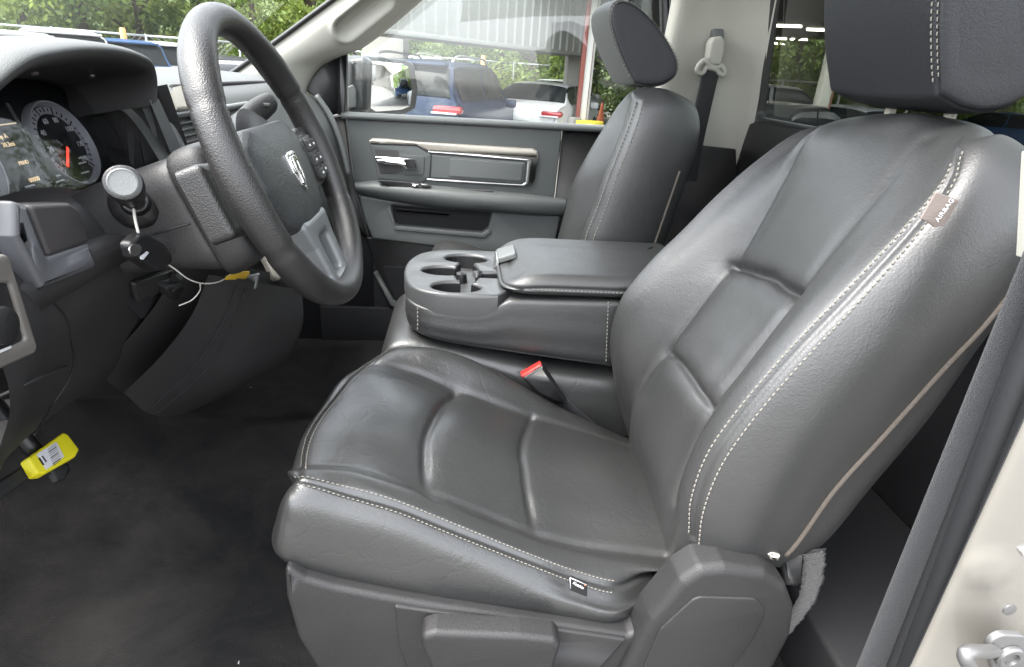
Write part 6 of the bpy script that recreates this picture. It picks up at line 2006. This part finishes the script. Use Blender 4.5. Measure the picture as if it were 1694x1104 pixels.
# traffic cones and marker posts
CONE = mat('cone_orange', (0.75, 0.16, 0.04), 0.5)
for k, (px, d, lab) in enumerate(((1003, 19.0, 'orange traffic cone right of the red post'), (1321, 16.0, 'orange traffic cone in the tinted rear window'))):
    g = gp(px, d)
    c_ = thing('traffic_cone', lab, 'cone', g, 'traffic cones')
    lathe('cone', [(0.20, 0.04), (0.15, 0.22), (0.03, 0.95), (0.02, 0.97)], g, (0, 0, 1), CONE, c_, n=18)
    lathe('sleeve', [(0.125, 0.36), (0.088, 0.58)], g, (0, 0, 1), WHT, c_, n=18)
    box('base', g + T([0, 0, 0.02]), (0.5, 0.5, 0.04), CONE, c_, bev=0.01)
for k, (px, d, lab) in enumerate(((214, 21.5, 'orange marker post rising above the blue car'), (799, 22.0, 'orange marker post behind the dark SUV'))):
    g = gp(px, d)
    o = lathe('marker_post', [(0.08, 0.0), (0.08, 2.0), (0.06, 2.05)], g, (0, 0, 1), mat('marker_orange', (0.80, 0.42, 0.15), 0.6), None, n=14)
    tag(o, lab, 'post', 'marker posts')

# ------------------------------------------------------------------ trees: limbs and leaf clumps, three shapes shared by all
def leaf_mat(nm, c0_, c1_):
    m = bpy.data.materials.new(nm)
    m.use_nodes = True
    nt = m.node_tree
    b = nt.nodes['Principled BSDF']
    b.inputs['Roughness'].default_value = 0.6
    gi = nt.nodes.new('ShaderNodeNewGeometry')
    rp = nt.nodes.new('ShaderNodeValToRGB')
    rp.color_ramp.elements[0].color = (*c0_, 1)
    rp.color_ramp.elements[1].color = (*c1_, 1)
    nt.links.new(gi.outputs['Random Per Island'], rp.inputs[0])
    nt.links.new(rp.outputs[0], b.inputs['Base Color'])
    tr = nt.nodes.new('ShaderNodeBsdfTranslucent')
    nt.links.new(rp.outputs[0], tr.inputs[0])
    mx = nt.nodes.new('ShaderNodeMixShader')
    mx.inputs[0].default_value = 0.45
    out = nt.nodes['Material Output']
    nt.links.new(b.outputs[0], mx.inputs[1])
    nt.links.new(tr.outputs[0], mx.inputs[2])
    nt.links.new(mx.outputs[0], out.inputs['Surface'])
    return m
LEAVES = [leaf_mat('leaf_mid', (0.10, 0.155, 0.03), (0.20, 0.28, 0.06)), leaf_mat('leaf_dark', (0.07, 0.12, 0.025), (0.15, 0.22, 0.05)), leaf_mat('leaf_light', (0.14, 0.20, 0.04), (0.27, 0.33, 0.08))]
BARK = mat('bark', (0.10, 0.08, 0.06), 0.9)
def crown_mesh(seed, n_clump, n_leaf):
    g = np.random.default_rng(seed)
    V, F = [], []
    for c in range(n_clump):
        a = g.uniform(0, 2 * math.pi)
        h = g.uniform(0.5, 7.5)
        rmax = 2.6 * math.sqrt(max(0.05, 1 - ((h - 3.2) / 5.2) ** 2))
        rr_ = rmax * math.sqrt(g.uniform(0.15, 1))
        cc = np.array((rr_ * math.cos(a), rr_ * math.sin(a), h))
        cr_ = g.uniform(0.45, 0.95)
        P = g.normal(size=(n_leaf, 3))
        P /= np.linalg.norm(P, axis=1, keepdims=True)
        P *= (g.uniform(0.55, 1.0, (n_leaf, 1))) * cr_ * np.array((1, 1, 0.75))
        for p in P:
            u = g.normal(size=3)
            u /= np.linalg.norm(u)
            v = np.cross(u, g.normal(size=3))
            v /= np.linalg.norm(v)
            s = g.uniform(0.06, 0.12)
            b = len(V)
            q = cc + p
            V += [q - u * s, q + v * s * 0.55, q + u * s, q - v * s * 0.55]
            F.append((b, b + 1, b + 2, b + 3))
    me = bpy.data.meshes.new('crown')
    me.from_pydata([tuple(v) for v in V], [], F)
    return me
crowns = [crown_mesh(s, 46, 150) for s in (1, 2, 3)]
def trunk_mesh(seed):
    g = random.Random(seed)
    parts = []
    def limb(a, b, r0, r1):
        P = resample([a, (a + b) / 2 + T([g.uniform(-.2, .2), g.uniform(-.2, .2), 0]), b], 6)
        fr_ = frames(P, (0, 1, 0.1))
        Vv = [p + r * (math.cos(t) * x + math.sin(t) * y) for p, (x, y), r in zip(P, fr_, np.linspace(r0, r1, 6)) for t in np.linspace(0, 2 * math.pi, 8)[:-1]]
        parts.append((Vv, grid_faces(6, 7, False, True)))
    top = T([g.uniform(-.3, .3), g.uniform(-.3, .3), 5.5])
    limb(T([0.0, 0, 0]), top, 0.20, 0.06)
    for k in range(6):
        s = top * (0.3 + 0.1 * k)
        a = k * 1.3
        limb(s, s + T([1.4 * math.cos(a), 1.4 * math.sin(a), 1.2]), 0.08, 0.02)
    V, F = join(parts)
    me = bpy.data.meshes.new('trunk')
    me.from_pydata([tuple(v) for v in V], [], F)
    me.materials.append(BARK)
    return me
trunks = [trunk_mesh(s) for s in (4, 5, 6)]
lab_t = {0: 'mid green', 1: 'dark green', 2: 'light green'}
tr_rng = random.Random(11)
spots = []
for i, px in enumerate((-30, 60, 150, 250, 345, 440, 540, 640, 730, 815, 900, 985, 1070, 1160, 1250, 1330, 1410, 1500, 1590, 1680)):
    spots.append((px + tr_rng.uniform(-15, 15), 27 + tr_rng.uniform(-1.5, 1.5), i))
for i, px in enumerate((10, 200, 390, 590, 770, 940, 1110, 1290, 1450, 1630)):
    spots.append((px, 33 + tr_rng.uniform(-1, 2), i + 40))
where = ['left edge of the windscreen', 'gauge hood', 'middle of the gauge hood', 'white van and blue car', 'top of the wheel rim', 'wheel rim by the pillar', 'pillar trim', 'door mirror', 'dark SUV', 'marker post behind the SUV', 'white sedan', 'red post', 'passenger head restraint', 'shoulder belt', 'left part of the rear window', 'rear window cone', 'driver head restraint', 'right part of the head restraint', 'right edge of the rear window', 'right edge of the picture']
for k, (px, d, i) in enumerate(spots):
    kind = [0, 2, 1, 0, 2][k % 5]
    g = gp(px, d)
    s = tr_rng.uniform(0.95, 1.25)
    if k < 20:
        lab = '%s leafy tree behind the %s' % (lab_t[kind], where[k])
    else:
        lab = '%s tree in the back row, %s from the left' % (lab_t[kind], ['first', 'second', 'third', 'fourth', 'fifth', 'sixth', 'seventh', 'eighth', 'ninth', 'tenth'][k - 20])
    t = thing('tree', lab, 'tree', g, 'trees behind the fence')
    t.rotation_euler[2] = tr_rng.uniform(0, 6.28)
    t.scale = (s, s, s)
    key = (k % 3, kind)
    c_ = bpy.data.objects.new('crown', crowns[k % 3])
    COL.objects.link(c_)
    c_.parent = t
    if len(c_.data.materials) == 0:
        c_.data.materials.append(LEAVES[0])
    c_.material_slots[0].link = 'OBJECT'
    c_.material_slots[0].material = LEAVES[kind]
    r_ = bpy.data.objects.new('trunk', trunks[k % 3])
    COL.objects.link(r_)
    r_.parent = t
